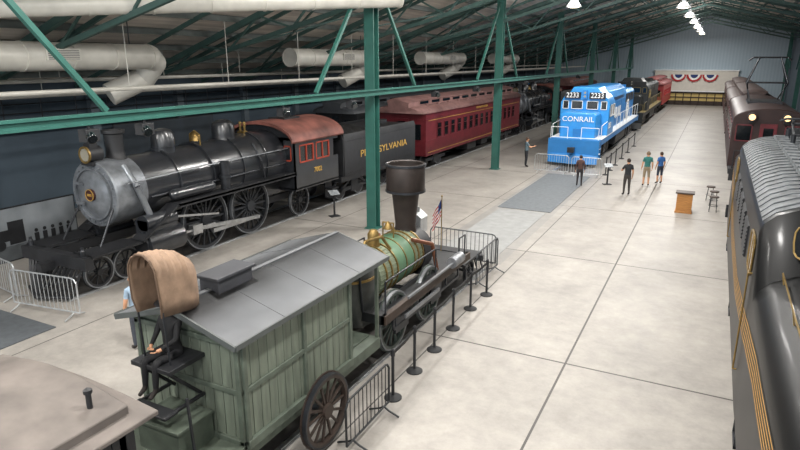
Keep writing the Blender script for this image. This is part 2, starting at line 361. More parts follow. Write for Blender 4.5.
# ------------------------------------------------------------------ steam locomotive (4-4-2)
WD=wheel('driver_wheel_mesh',1.0,.14,18,.13,mat('wheel_black','#2e3034',.5,.2),ROD); WL=wheel('lead_wheel_mesh',.45,.12,10,.09,BLK2,ROD); WT=wheel('tender_wheel_mesh',.45,.12,0,.4,BLK2,ROD)
WR=wheel('trailing_wheel_mesh',.62,.12,12,.1,BLK2,ROD)
def steamer(X,Y0,label,tlabel,num='7002'):
    e=thing('steam_locomotive',label,'locomotive',(X,Y0,0),shift=(0,9,0))
    Z=2.5
    g=G(); g.rev((0,11.9,Z),(0,1,0),[(.93,0),(.95,1.5),(.98,3.6),(1.08,4.3),(1.12,6.5)],32)
    for y in (13.2,14.6,16,17.2): g.ring((0,y,Z),(0,1,0),.97+(y-12)*.034,.9,.05,32)
    g.b(-.7,.7,15.4,18.4,1.2,2.5)
    g.obj('boiler',BLK,e)
    g=G(); g.rev((0,10.9,Z),(0,1,0),[(.0,-.09),(.44,-.08),(.68,-.02),(.72,.0),(.93,0),(.96,.04),(.96,1.05)],32)
    for i in range(22):
        a=i*math.pi/11; g.cyl((.83*math.cos(a),10.86,Z+.83*math.sin(a)),(.83*math.cos(a),10.92,Z+.83*math.sin(a)),.03,n=6)
    g.ring((0,10.86,Z),(0,1,0),.75,.71,.06,32); g.beam((-.7,10.8,Z-.3),(-.3,10.78,Z-.28),.04,.08); g.beam((-.7,10.8,Z+.3),(-.3,10.78,Z+.28),.04,.08)
    sm=g.obj('smokebox',SMOKE,e)
    g=G(); g.cyl((0,10.83,Z),(0,10.74,Z),.17,n=20); g.ring((0,10.74,Z),(0,1,0),.17,.155,.03,20,1); g.obj('number_plate',[mat('plate_red','#3a1819',.5),GOLD],sm)
    text(num,.1,GOLD,sm,(0,1.73,Z),RF,ext=.01,bold=0)
    g=G(); g.rev((0,11.75,Z+.84),(0,0,1),[(.38,0),(.27,.14),(.24,.3),(.26,.78),(.32,.82),(.32,.9),(.24,.9),(.22,.5),(0,.5)],24); g.obj('smokestack',BLK2,e)
    g=G(); g.rev((0,13.5,Z+.82),(0,0,1),[(.4,0),(.37,.2),(.37,.6),(.28,.74),(.1,.8),(0,.81)],20); g.ring((0,13.5,Z+1.05),(0,0,1),.385,.36,.04,20); g.obj('sand_dome',BLK,e)
    g=G(); g.rev((0,16.2,Z+.96),(0,0,1),[(.44,0),(.4,.18),(.4,.5),(.33,.62),(.15,.7),(0,.72)],22); g.obj('steam_dome',BLK,e)
    g=G(); g.b(-.15,.15,17.1,17.3,Z+1.04,Z+1.16)
    for q in (-.1,.1): g.cyl((q,17.2,Z+1.1),(q,17.2,Z+1.45),.045); g.ball((q,17.2,Z+1.45),.06)
    g.obj('safety_valve',BRASS,e)
    g=G(); g.rev((0,14.85,Z+1.08),(0,0,1),[(.19,0),(.17,.06),(.11,.22),(.04,.28),(0,.29)],16); g.tube([(-.22,14.85,Z+.9),(-.22,14.85,Z+1.28),(0,14.85,Z+1.4),(.22,14.85,Z+1.28),(.22,14.85,Z+.9)],.03); g.obj('bell',BRASS,e)
    g=G(); g.cyl((0,10.78,Z+1.14),(0,11.2,Z+1.14),.23,n=20); g.b(-.22,.22,10.78,11.2,Z+.84,Z+.94); g.b(-.13,.13,10.85,11.1,Z+1.32,Z+1.44); g.ring((0,10.77,Z+1.14),(0,1,0),.24,.19,.05,20,1)
    hl=g.obj('headlight',[BLK2,BRASS],e)
    g=G(); g.cyl((0,10.76,Z+1.14),(0,10.79,Z+1.14),.18,n=20); g.obj('headlight_lens',LENS,hl)
    for s in (-1,1):
        g=G(); g.b(s*1.0,s*1.5,12.6,18.4,1.95,2.02); g.b(s*1.42,s*1.5,12.6,18.4,1.9,2.05)
        g.b(s*.6,s*1.4,9.6,11.2,1.14,1.2); g.beam((s*1.2,11.2,1.2),(s*1.2,12.6,1.98),.5,.06); g.obj('running_board',BLK2,e)
        g=G(); g.tube([(s*1.06,11.2,Z+.35),(s*1.12,14,Z+.42),(s*1.18,18.3,Z+.45)],.02,8)
        for y in (11.3,13,14.7,16.4,18): g.cyl((s*.9,y,Z+.33),(s*1.12,y,Z+.4),.02,n=6)
        g.obj('handrail',ROD,e)
        g=G(); g.tube([(s*1.0,12.0,Z-.2),(s*1.06,15,Z-.15),(s*1.13,18.2,Z-.1)],.035); g.tube([(s*.98,13.2,Z+.1),(s*1.04,13.2,Z-.4),(s*1.08,13.0,1.9)],.03); g.tube([(s*.8,16.8,Z+.8),(s*1.15,16.8,Z+.2),(s*1.2,16.9,2.0)],.04); g.obj('boiler_pipe',IRON,e)
        g=G(); g.tube([(s*.6,11.5,Z+.78),(s*1.06,11.5,Z+.2),(s*1.12,11.8,1.8)],.09,12); g.obj('steam_pipe',SMOKE,e)
        g=G(); g.tube([(s*.8,10.3,1.2),(s*.7,11.0,Z-.2)],.03); g.obj('smokebox_brace',IRON,e)
        g=G(); g.cyl((s*1.15,11.4,1.0),(s*1.15,12.7,1.0),.4,n=22); g.cyl((s*1.15,11.33,1.0),(s*1.15,11.4,1.0),.3,n=18)
        g.cyl((s*1.12,11.5,1.62),(s*1.12,12.6,1.62),.24,n=18); g.b(s*.8,s*1.3,11.5,12.6,1.0,1.7); g.obj('cylinder',BLK,e)
        g=G(); g.b(s*1.2,s*1.26,12.7,14.2,.97,1.04); g.beam((s*1.24,13.6,1.0),(s*1.28,16.35,.75),.07,.12); g.beam((s*1.18,14.15,.75),(s*1.18,16.35,.75),.06,.13); g.beam((s*1.2,12.6,1.6),(s*1.24,14.4,1.3),.05,.06)
        g.b(s*1.1,s*1.3,13.2,13.6,.85,1.15); g.obj('side_rod',STEEL,e)
        g=G(); g.b(s*.5,s*.62,9.7,20.5,.85,1.1); g.obj('frame_bar',BLK2,e)
        if s>0:
            g=G(); g.cyl((1.18,12.7,2.25),(1.18,14.2,2.25),.17,n=16); g.ball((1.18,12.7,2.25),.17); g.ball((1.18,14.2,2.25),.17); g.obj('air_reservoir',BLK,e)
        for y,me,z in ((10.1,WL,.56),(11.0,WL,.56),(14.15,WD,1.1),(16.35,WD,1.1),(19.3,WR,.72)):
            place('wheel',me,e,(s*.85,y-9,z))
    g=G(); g.cyl((1.18,14.9,2.02),(1.18,14.9,2.95),.16,n=14); g.ring((1.18,14.9,2.45),(0,0,1),.2,.1,.1,14); g.obj('air_pump',IRON,e)
    g=G(); g.b(-1.35,1.35,9.4,9.65,.85,1.2)
    for i in range(15):
        x=-1.1+i*2.2/14; g.beam((x,9.45,.85),(x*.8,8.85+abs(x)*.35,.12),.06,.06)
    g.tube([(-.9,9.2,.12),(0,8.8,.12),(.9,9.2,.12)],.05); g.b(-.12,.12,9.0,9.4,.75,.98)
    g.obj('pilot',BLK2,e)
    for x in (-1.1,1.1):
        g=G(); g.rev((x,9.55,1.2),(0,0,1),[(.07,0),(.07,.14),(.04,.18),(.04,.24),(0,.24)],12); g.obj('marker_lamp',IRON,e)
    W=1.5; y0,y1=18.3,21.3
    g=G()
    for s in (-1,1):
        g.b(s*(W-.06),s*W,y0,y1,1.35,2.35); g.b(s*(W-.06),s*W,y0,y1,3.05,3.3)
        for a,c in ((y0,y0+.3),(y0+1.25,y0+1.4),(y0+2.35,y1-.35)): g.b(s*(W-.06),s*W,a,c,2.35,3.05)
    g.b(-W,W,y0,y0+.06,1.35,2.45); g.b(-W,-1.35,y0,y0+.06,2.45,3.05); g.b(1.35,W,y0,y0+.06,2.45,3.05); g.b(-1.0,1.0,y0,y0+.06,2.45,3.3); g.b(-W,W,y0,y0+.06,3.05,3.35)
    g.prof_y([(-W,3.3)]+arc(0,3.2,W,176,4,12,.62)+[(W,3.3)],y0,y0+.06)
    g.b(-W,W,y0,y1,1.3,1.4)
    cab=g.obj('cab',BLK,e)
    g=G()
    A=arc(0,3.22,1.62,180,0,16,.72); Bq=arc(0,3.16,1.57,0,180,16,.66)
    g.loft([[(x,y,z) for x,z in A+Bq] for y in (y0-.25,y1+.3)])
    g.obj('cab_roof',REDROOF,cab)
    g=G(); g.b(-.4,.4,y0+.9,y0+1.9,3.84,3.98); g.obj('roof_hatch',BLK2,cab)
    for a,c in ((y0+.3,y0+1.25),(y0+1.4,y0+2.35)):
        g=G()
        g.b(W-.05,W-.03,a,c,2.35,3.05,1)
        for q in ((a,a+.045,2.35,3.05),(c-.045,c,2.35,3.05),(a,c,2.35,2.4),(a,c,3.0,3.05),((a+c)/2-.02,(a+c)/2+.02,2.35,3.05)): g.b(W-.05,W+.01,*q)
        g.obj('cab_window',[REDWIN,GLASS],cab)
    for s in (-1,1):
        g=G(); a,c=sorted((s*1.0,s*1.35)); g.b(a,c,y0+.0,y0+.03,2.45,3.05,1)
        g.b(a,c,y0-.01,y0+.04,2.45,2.5); g.b(a,c,y0-.01,y0+.04,3.0,3.05); g.b(a,a+.04,y0-.01,y0+.04,2.45,3.05); g.b(c-.04,c,y0-.01,y0+.04,2.45,3.05)
        g.obj('front_window',[REDWIN,GLASS],cab)
    text(num,.28,GOLD,cab,(W+.01,10.8,1.95),RX,bold=0)
    g=G(); g.b(1.1,1.5,20.8,21.3,.5,.55); g.b(1.1,1.5,20.8,21.3,.9,.95); g.b(1.1,1.13,20.8,21.3,.5,1.4); g.obj('cab_steps',BLK2,cab)
    t=thing('locomotive_tender',tlabel,'tender',(X,Y0+12.7,0),shift=(0,21.7,0))
    g=G(); P=[(-1.5,1.3),(-1.5,2.9),(-1.42,3.1),(-1.34,3.1),(-1.38,2.85),(1.38,2.85),(1.34,3.1),(1.42,3.1),(1.5,2.9),(1.5,1.3)]
    g.prof_y(P,21.7,28.8); g.b(-1.5,1.5,21.75,21.8,1.3,3.3); g.b(-1.3,1.3,24.9,28.7,2.85,3.0); g.cyl((0,27.8,3.0),(0,27.8,3.2),.3,n=16)
    for s in (-1,1):
        for z in (1.4,2.8):
            for k in range(36): g.cyl((s*1.5,21.9+k*.19,z),(s*1.515,21.9+k*.19,z),.018,n=5)
    g.obj('tank_body',BLK2,t)
    g=G()
    vs=[];fs=[]; nx,ny=10,14
    for j in range(ny+1):
        for i in range(nx+1):
            x=-1.3+2.6*i/nx; y=21.9+3.2*j/ny; ed=min(i,nx-i,j,ny-j)
            vs.append((x,y,2.75+min(ed,3)*.16+random.uniform(-.06,.06)))
    for j in range(ny):
        for i in range(nx): a=j*(nx+1)+i; fs.append((a,a+1,a+nx+2,a+nx+1))
    g.add(vs,fs); g.obj('coal_load',COAL,t)
    g=G(); g.b(-1.45,1.45,21.6,28.9,1.05,1.3); g.obj('underframe',BLK2,t)
    text('PENNSYLVANIA',.44,GOLD,t,(1.515,3.75,2.1),RX,sx=1.5,bold=.0)
    for yc in (23.2,27.2):
        g=G(); g.b(-1.1,1.1,yc-.15,yc+.15,.5,.7)
        for s in (-1,1): g.b(s*1.02,s*1.12,yc-1.1,yc+1.1,.5,.66); g.beam((s*1.07,yc-1.1,.6),(s*1.07,yc-.3,1.0),.1,.1); g.beam((s*1.07,yc+1.1,.6),(s*1.07,yc+.3,1.0),.1,.1); g.b(s*1.0,s*1.14,yc-.3,yc+.3,.4,1.05)
        tk=g.obj('truck',BLK2,t)
        for s in (-1,1):
            for dy in (-.8,.8): place('wheel',WT,tk,(s*.78,yc+dy-21.7,.55))
    return e
steamer(-15.4,9,'large black steam locomotive with silver smokebox and brownish red cab roof','black riveted steam locomotive tender with gold lettering, loaded with coal')

# ------------------------------------------------------------------ coaches
def coach(X,Y0,L,label,body,roof,nwin=12,h=3.35,name='passenger_coach',cat='train car',txt=None,ww=.62,wh=.75,wz=1.95,frame=None,vents=True,trim=None):
    e=thing(name,label,cat,(X,Y0,0))
    W=1.48
    g=G(); g.b(-W,W,0,L,1.0,h); g.b(-W-.03,W+.03,-.02,L+.02,1.0,1.12); g.b(-W-.02,W+.02,-.01,L+.01,wz-.1,wz-.04); g.b(-W-.02,W+.02,-.01,L+.01,h-.38,h-.33); g.b(-W-.04,W+.04,-.02,L+.02,h-.05,h+.02)
    bd=g.obj('body',body,e)
    g=G()
    P=[(-W-.08,h)]+[(-W-.08+.75*(1-math.cos(math.radians(a))),h+.38*math.sin(math.radians(a))) for a in (15,35,55,75,90)]
    P+=[(-.78,h+.38),(-.78,h+.66)]
    top=[(-.84,h+.66)]+[(-.84+1.68*i/8,h+.66+.16*math.sin(math.pi*i/8)+.03) for i in range(9)]+[(.84,h+.66)]
    R=[(-x,z) for x,z in reversed(P)]
    poly=P+top+R
    def sc(f,y): return [(x*f,y,h+(z-h)*f) for x,z in poly]
    g.loft([sc(.8,-.45),sc(.95,-.3),sc(1,0),sc(1,L),sc(.95,L+.3),sc(.8,L+.45)]); rf=g.obj('roof',roof,e)
    if vents:
        for k in range(int(L/1.6)):
            g=G(); g.b(.92,1.06,1+k*1.6,1.2+k*1.6,h+.3,h+.44); g.obj('roof_vent',roof,rf)
            g=G(); g.b(.72,.795,.7+k*1.6,1.8+k*1.6,h+.45,h+.6); g.obj('clerestory_window',GLASS,rf)
    fm=frame or body
    g=G(); g.b(0,.02,0,ww,0,wh,1)
    for q in ((0,.04,0,wh),(ww-.04,ww,0,wh),(0,ww,0,.04),(0,ww,wh-.04,wh),(0,ww,wh*.6,wh*.6+.03)): g.b(0,.04,*q)
    me=g.mesh('coach_window_mesh',[fm,GLASS],False)
    sp=(L-2.6)/nwin
    for k in range(nwin):
        place('window',me,bd,(W-.005,1.3+k*sp+(sp-ww)/2,wz))
        place('window',me,bd,(-W+.005-.02,1.3+k*sp+(sp-ww)/2,wz))
    for s in (-1,1):
        g=G(); g.b(s*.9-.28,s*.9+.28,-.03,.01,wz,wz+wh); g.obj('end_window',GLASS,bd)
    g=G(); g.b(-.4,.4,-.05,.01,1.1,3.05); g.b(-.25,.25,-.07,-.04,2.0,2.9,1); g.obj('end_door',[fm,GLASS],bd)
    if trim:
        for z in (1.16,h-.42):
            g=G(); g.b(W+.005,W+.02,.3,L-.3,z,z+.03); g.obj('trim_line',trim,bd)
    if txt: text(txt,.2,GOLD,bd,(W+.02,L/2,h-.2),RX,sx=1.6,bold=0)
    g=G(); g.b(-.25,.25,.5,L-.5,.7,1.0); g.b(-1.2,1.2,L*.4,L*.4+1.6,.45,1.0); g.b(-1.2,1.2,L*.55,L*.55+1.2,.5,1.0); g.b(-.15,.15,-.5,.5,.75,.95); g.obj('underframe',BLK2,e)
    for yc in (2.2,L-2.2):
        g=G(); g.b(-1.1,1.1,yc-.15,yc+.15,.5,.7)
        for s in (-1,1): g.b(s*1.0,s*1.12,yc-1.4,yc+1.4,.55,.75); g.b(s*.98,s*1.14,yc-.35,yc+.35,.4,.95)
        tk=g.obj('truck',BLK2,e)
        for s in (-1,1):
            for dy in (-1,1): place('wheel',WT,tk,(s*.78,yc+dy,.55))
    return e
coach(-15.4,30.2,18,'maroon wooden passenger coach with dull pinkish maroon clerestory roof',MAROON,MAROONR,15,txt='PENNSYLVANIA',trim=GOLD,wh=.85,wz=1.9)
steamer(-15.4,50,'black steam locomotive standing behind the maroon coach','black steam locomotive tender with coal standing among coaches',num='3750')
coach(-15.4,71.3,12,'dark maroon caboose at the end of the line',MAROON,MAROONR,6,name='caboose')
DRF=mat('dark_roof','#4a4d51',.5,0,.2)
for k in range(3):
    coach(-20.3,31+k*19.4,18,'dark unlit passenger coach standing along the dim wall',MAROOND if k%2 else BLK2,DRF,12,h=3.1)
coach(-7.0,79,14,'bright red passenger coach near the back wall',mat('bright_red','#9c2c2d',.45),mat('red_roof','#7d4443',.6),10)
BRF=mat('brown_roof','#4c3f3c',.6)
coach(2.45,50,16,'brown passenger car behind the electric box cab locomotive',MAROOND,BRF,9)
coach(2.45,69,18,'dark red passenger car at the end of the track',MAROOND,BRF,11)

# ------------------------------------------------------------------ diesels
def diesel(X,Y0,label,B,BD,W_,lettered=True,plain_hood=False):
    e=thing('diesel_locomotive',label,'locomotive',(X,Y0,0),shift=(0,36.5,0))
    y=36.5
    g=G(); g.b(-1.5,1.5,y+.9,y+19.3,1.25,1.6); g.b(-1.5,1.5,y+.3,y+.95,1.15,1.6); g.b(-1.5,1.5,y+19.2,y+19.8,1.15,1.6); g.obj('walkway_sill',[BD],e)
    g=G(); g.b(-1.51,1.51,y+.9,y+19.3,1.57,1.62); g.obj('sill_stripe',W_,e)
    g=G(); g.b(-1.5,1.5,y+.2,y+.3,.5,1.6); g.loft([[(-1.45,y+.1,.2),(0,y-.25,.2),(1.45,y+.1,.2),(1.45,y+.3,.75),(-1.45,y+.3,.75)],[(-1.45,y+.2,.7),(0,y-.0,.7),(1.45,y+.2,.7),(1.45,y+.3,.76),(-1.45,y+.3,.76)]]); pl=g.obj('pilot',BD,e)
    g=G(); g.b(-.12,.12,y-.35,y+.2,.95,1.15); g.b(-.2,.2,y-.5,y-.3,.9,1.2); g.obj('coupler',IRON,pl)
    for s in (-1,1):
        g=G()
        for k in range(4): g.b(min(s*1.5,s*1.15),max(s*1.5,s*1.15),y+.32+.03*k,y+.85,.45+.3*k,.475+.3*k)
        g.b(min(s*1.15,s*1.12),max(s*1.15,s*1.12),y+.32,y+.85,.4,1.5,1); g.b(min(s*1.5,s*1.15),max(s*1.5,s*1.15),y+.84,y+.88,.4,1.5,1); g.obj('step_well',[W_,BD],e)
    g=G(); w=1.05
    g.prof_y([(-w,1.6),(-w,2.95),(-w+.15,3.1),(w-.15,3.1),(w,2.95),(w,1.6)],y+1.1,y+2.9); ns=g.obj('nose_hood',B,e,bevel=.05)
    if lettered: text('CONRAIL',.42,WHITE,ns,(0,1.08,2.72),RF,sx=1.05,bold=.0)
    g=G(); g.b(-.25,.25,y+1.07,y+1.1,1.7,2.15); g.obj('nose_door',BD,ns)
    g=G(); c=1.5
    g.prof_y([(-c,1.6),(-c,3.6),(-c+.2,3.95),(-.9,4.3),(-.75,4.55),(.75,4.55),(.9,4.3),(c-.2,3.95),(c,3.6),(c,1.6)],y+2.9,y+5.2); cb=g.obj('cab',B,e,bevel=.04)
    for x0,x1 in ((-1.35,-.98),(-.82,-.12),(.12,.82),(.98,1.35)):
        g=G(); g.b(x0,x1,y+2.87,y+2.9,3.2,3.72,1)
        for q in ((x0,x0+.035,3.2,3.72),(x1-.035,x1,3.2,3.72),(x0,x1,3.2,3.235),(x0,x1,3.685,3.72)): g.b(q[0],q[1],y+2.85,y+2.9,q[2],q[3])
        g.obj('windshield',[W_,GLASS],cb)
    for k in range(2):
        g=G(); a=y+3.3+k*.9; g.b(c,c+.02,a,a+.75,2.75,3.5,1)
        for q in ((a,a+.05,2.75,3.5),(a+.7,a+.75,2.75,3.5),(a,a+.75,2.75,2.8),(a,a+.75,3.45,3.5)): g.b(c,c+.04,*q)
        g.obj('side_window',[W_,GLASS],cb)
    for s in (-1,1):
        g=G(); x0,x1=sorted((s*.27,s*1.23)); g.b(x0,x1,y+2.7,y+2.9,3.86,4.24); nb=g.obj('number_board',BLK2,cb)
        if lettered: text('2233',.43,WHITE,nb,(s*.75,2.69,4.05),RF,ext=.01,bold=0,sx=.92)
    g=G(); g.b(-.14,.14,y+2.72,y+2.9,3.85,4.38); g.cyl((0,y+2.7,4.22),(0,y+2.72,4.22),.07,n=14,m=1); g.cyl((0,y+2.7,4.0),(0,y+2.72,4.0),.07,n=14,m=1); g.obj('headlight',[BD,LENS],cb)
    if lettered: text('2233',.5,WHITE,cb,(c+.02,3.5,2.2),RX,bold=0)
    g=G(); w=1.05
    g.prof_y([(-w,1.6),(-w,3.7),(-w+.2,3.95),(w-.2,3.95),(w,3.7),(w,1.6)],y+5.2,y+19)
    if not plain_hood: g.prof_y([(-1.25,3.75),(-1.1,4.2),(-.7,4.5),(.7,4.5),(1.1,4.2),(1.25,3.75)],y+5.2,y+12.5)
    lh=g.obj('long_hood',B,e,bevel=.04)
    for k in range(11):
        g=G(); a=y+5.6+k*1.2; g.b(w,w+.015,a,a+1.1,1.7,3.4); g.b(w+.01,w+.04,a+.5,a+.54,2.4,2.6); g.obj('hood_door',BD,lh)
    for k in range(3):
        a=y+14+k*1.6
        g=G(); g.b(w,w+.03,a,a+1.3,3.0,3.65); g.obj('radiator_grille',IRON,lh)
        g=G(); g.cyl((0,a+.6,3.95),(0,a+.6,4.2),.5,n=18); g.obj('roof_fan',BD,lh)
    if lettered:
        text('CONRAIL',1.1,WHITE,lh,(w+.045,8.6,2.55),RX,sx=1.2)
        g=G()
        for k in range(3): g.ring((w+.04,y+15.2,2.35),(1,0,0),.85-k*.25,.72-k*.25,.02,24)
        g.b(w+.03,w+.05,y+13.6,y+16.8,1.5,1.74); g.obj('emblem',WHITE,lh)
    for s in (-1,1):
        g=G(); g.tube([(s*1.45,y+5.3,2.6),(s*1.45,y+19,2.6)],.02)
        for k in range(9): g.cyl((s*1.45,y+5.4+k*1.69,1.6),(s*1.45,y+5.4+k*1.69,2.6),.018,n=6)
        g.tube([(s*1.45,y+.95,.7),(s*1.45,y+.95,2.4),(s*1.45,y+5.3,2.6)],.02); g.obj('side_handrail',W_,e)
        g=G(); g.tube([(s*1.4,y+.35,1.0),(s*1.4,y+.35,2.3),(s*.4,y+.35,2.3),(s*.4,y+.35,1.6)],.018); g.obj('front_handrail',W_,e)
    g=G(); g.prof_y([(-1.3,.5),(-1.4,.7),(-1.4,1.25),(1.4,1.25),(1.4,.7),(1.3,.5)],y+7.6,y+12.2); g.obj('fuel_tank',BLK2,e)
    for yc in (y+4,y+16):
        g=G(); g.b(-1.1,1.1,yc-.2,yc+.2,.6,.85)
        for s in (-1,1): g.b(s*1.05,s*1.2,yc-1.9,yc+1.9,.6,.85); g.b(s*1.0,s*1.25,yc-.5,yc+.5,.4,1.2); g.b(s*1.02,s*1.22,yc-1.6,yc-1.1,.4,1.0); g.b(s*1.02,s*1.22,yc+1.1,yc+1.6,.4,1.0)
        tk=g.obj('truck',BLK2,e)
        for s in (-1,1):
            for dy in (-1.35,1.35): place('wheel',WT,tk,(s*.8,yc+dy-36.5,.55))
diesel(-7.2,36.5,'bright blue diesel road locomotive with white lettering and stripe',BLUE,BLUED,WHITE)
diesel(-7.0,58,'dark green black diesel locomotive behind the blue one',mat('dark_loco','#25292a',.45),mat('dark_loco_trim','#1c1f20',.5),mat('dull_gold','#8a7a4e',.5),False,True)

# ------------------------------------------------------------------ early engine's tender
def old_tender():
    e=thing('wooden_tender','grey green board tender wagon with pitched dark grey roof','wagon',(TX,5.5,0),shift=(0,5.5,0))
    x0,x1=-1.0,1.02; y0,y1=5.65,8.5
    g=G()
    n=15
    for k in range(n):
        a=y0+(y1-y0)*k/n; c=a+(y1-y0)/n-.012
        g.b(x1-.05,x1,a,c,.9,2.45); g.b(x0,x0+.05,a,c,.9,2.45)
    n=11
    for k in range(n):
        a=x0+(x1-x0)*k/n; g.b(a,a+(x1-x0)/n-.012,y0,y0+.05,.9,2.45); g.b(a,a+(x1-x0)/n-.012,y1-.05,y1,.9,2.45)
    g.prof_y([(x0,2.45),(0,2.78),(x1,2.45)],y0,y0+.05); g.prof_y([(x0,2.45),(0,2.78),(x1,2.45)],y1-.05,y1)
    g.b(x0+.04,x1-.04,y0+.04,y1-.04,.9,1.0)
    bd=g.obj('plank_body',SAGE,e,bevel=.005)
    g=G()
    for y in (y0+.0,y0+1.4,y1-.08): g.b(x1,x1+.045,y,y+.08,.85,2.48)
    g.b(x1,x1+.06,y0,y1,.78,.92); g.b(x1,x1+.035,y0,y1,1.66,1.74); g.b(x1,x1+.045,y0,y1,2.4,2.47)
    for x in (x0,x1-.08): g.b(x,x+.08,y0-.05,y0,.85,2.45)
    g.b(x0,x1,y0-.05,y0,.78,.92); g.b(x0,x1,y0-.035,y0,1.64,1.72); g.b(x0,x1,y0-.05,y0,2.38,2.46)
    g.obj('frame_rail',SAGED,bd,bevel=.008)
    g=G(); ya,yb=5.42,9.7
    for s in (-1,1):
        g.loft([[(0,y,2.875),(s*1.15,y,2.545),(s*1.15,y,2.5),(0,y,2.83)] for y in (ya,yb)])
        for k in range(3):
            a=ya+(yb-ya)*(k+1)/4; g.loft([[(0,y,2.881),(s*1.15,y,2.551),(s*1.15,y,2.5),(0,y,2.83)] for y in (a,a+.02)])
    g.b(-.04,.04,ya,yb,2.86,2.888); g.obj('roof',ROOFG,e)
    g=G()
    for s in (-1,1): g.beam((s*1.17,ya,2.51),(s*1.17,yb,2.51),.03,.08); g.beam((0,ya,2.84),(s*1.17,ya,2.5),.03,.08); g.beam((0,yb,2.84),(s*1.17,yb,2.5),.03,.08)
    g.obj('roof_edge',mat('roof_edge_grey','#4b4f4e',.6),e)
    for s in (-1,1):
        g=G(); g.beam((s*.95,9.6,2.55),(s*.95,9.6,.8),.06,.06); g.obj('roof_post',SAGED,e)
    g=G(); g.b(-.2,.18,6.2,6.95,2.7,3.04); g.b(-.24,.22,6.15,7.0,3.03,3.08); g.obj('roof_hatch',mat('hatch_dark','#3c3d41',.6,.0),e,bevel=.01)
    hx=.36
    g=G(); g.b(-.75+hx,.0+hx,5.0,5.65,2.1,2.17)
    for q in (-.65,-.1): g.beam((q+hx,5.05,2.1),(q+hx,5.62,1.5),.05,.05)
    g.b(-.75+hx,.0+hx,4.85,5.08,1.5,1.54)
    for q in (-.7,-.05): g.beam((q+hx,4.87,1.52),(q+hx,5.62,1.52),.05,.05)
    g.obj('rear_seat',BLK2,e,bevel=.01)
    secs=[]
    nh=11; w0=.27; cx=-.38+hx
    for k in range(nh):
        t=k/(nh-1); y=5.06+.6*t
        topz=3.76-.14*t*t; w=w0-.02*t
        base=2.88-.08*t
        wr=.011*(1 if k%2 else -1)
        bot=.85+.1*t
        pts=[(cx-w*bot,y+.05,base),(cx-w,y+.02,base+.2)]+[(cx+(w+wr)*math.cos(math.radians(a)),y,topz-.3+(.3+wr)*math.sin(math.radians(a))+.008*math.sin(a*.3+k)) for a in range(180,-1,-12)]+[(cx+w,y+.02,base+.2),(cx+w*bot,y+.05,base)]
        secs.append(pts)
    for f,dy in ((.8,.1),(.5,.16)):
        secs.append([(cx+(p[0]-cx)*f,secs[nh-1][0][1]+dy,2.8+(p[2]-2.8)*(f*.6+.38)) for p in secs[nh-1]])
    g=G(); g.loft(secs,cap=False,closed=False)
    g.add(secs[-1],[tuple(range(len(secs[-1])))])
    hd=g.obj('canvas_hood',CANVAS,e); md=hd.modifiers.new('s','SOLIDIFY'); md.thickness=.02
    g=G(); g.tube(secs[0],.014); g.obj('hood_bow',mat('bow_wood','#5c4838',.7),hd)
    for s in (-1,1):
        g=G(); g.cyl((cx+s*w0*.9,5.15,2.15),(cx+s*w0*.9,5.12,2.95),.015); g.obj('hood_post',IRON,e)
    g=G(); g.b(-.35,.45,4.95,5.6,.75,1.25); g.b(-.38,.48,4.92,5.6,1.25,1.3); g.obj('tool_chest',SAGED,e,bevel=.01)
    g=G(); g.b(-1.0,1.02,4.5,9.6,.62,.84); g.b(-1.15,1.15,4.45,4.55,.6,.85); g.b(-.8,.8,8.5,9.55,.82,.87); g.obj('underframe',SAGED,e)
    me=wheel('wagon_wheel_mesh',.62,.1,14,.085,mat('wheel_brown','#352a24',.5),IRON)
    for y in (4.7,7.15):
        g=G(); g.cyl((-1.38,y,.67),(1.4,y,.67),.05); g.obj('axle',IRON,e)
        for s in (-1,1): place('wheel',me,e,(s*1.36,y-5.5,.67))
    for x,a,c in ((.7,.8,1.9),(-.9,.8,1.5)):
        g=G(); g.beam((x,5.0,a),(x,4.95,c),.03,.03); g.obj('grab_iron',IRON,e)
old_tender()

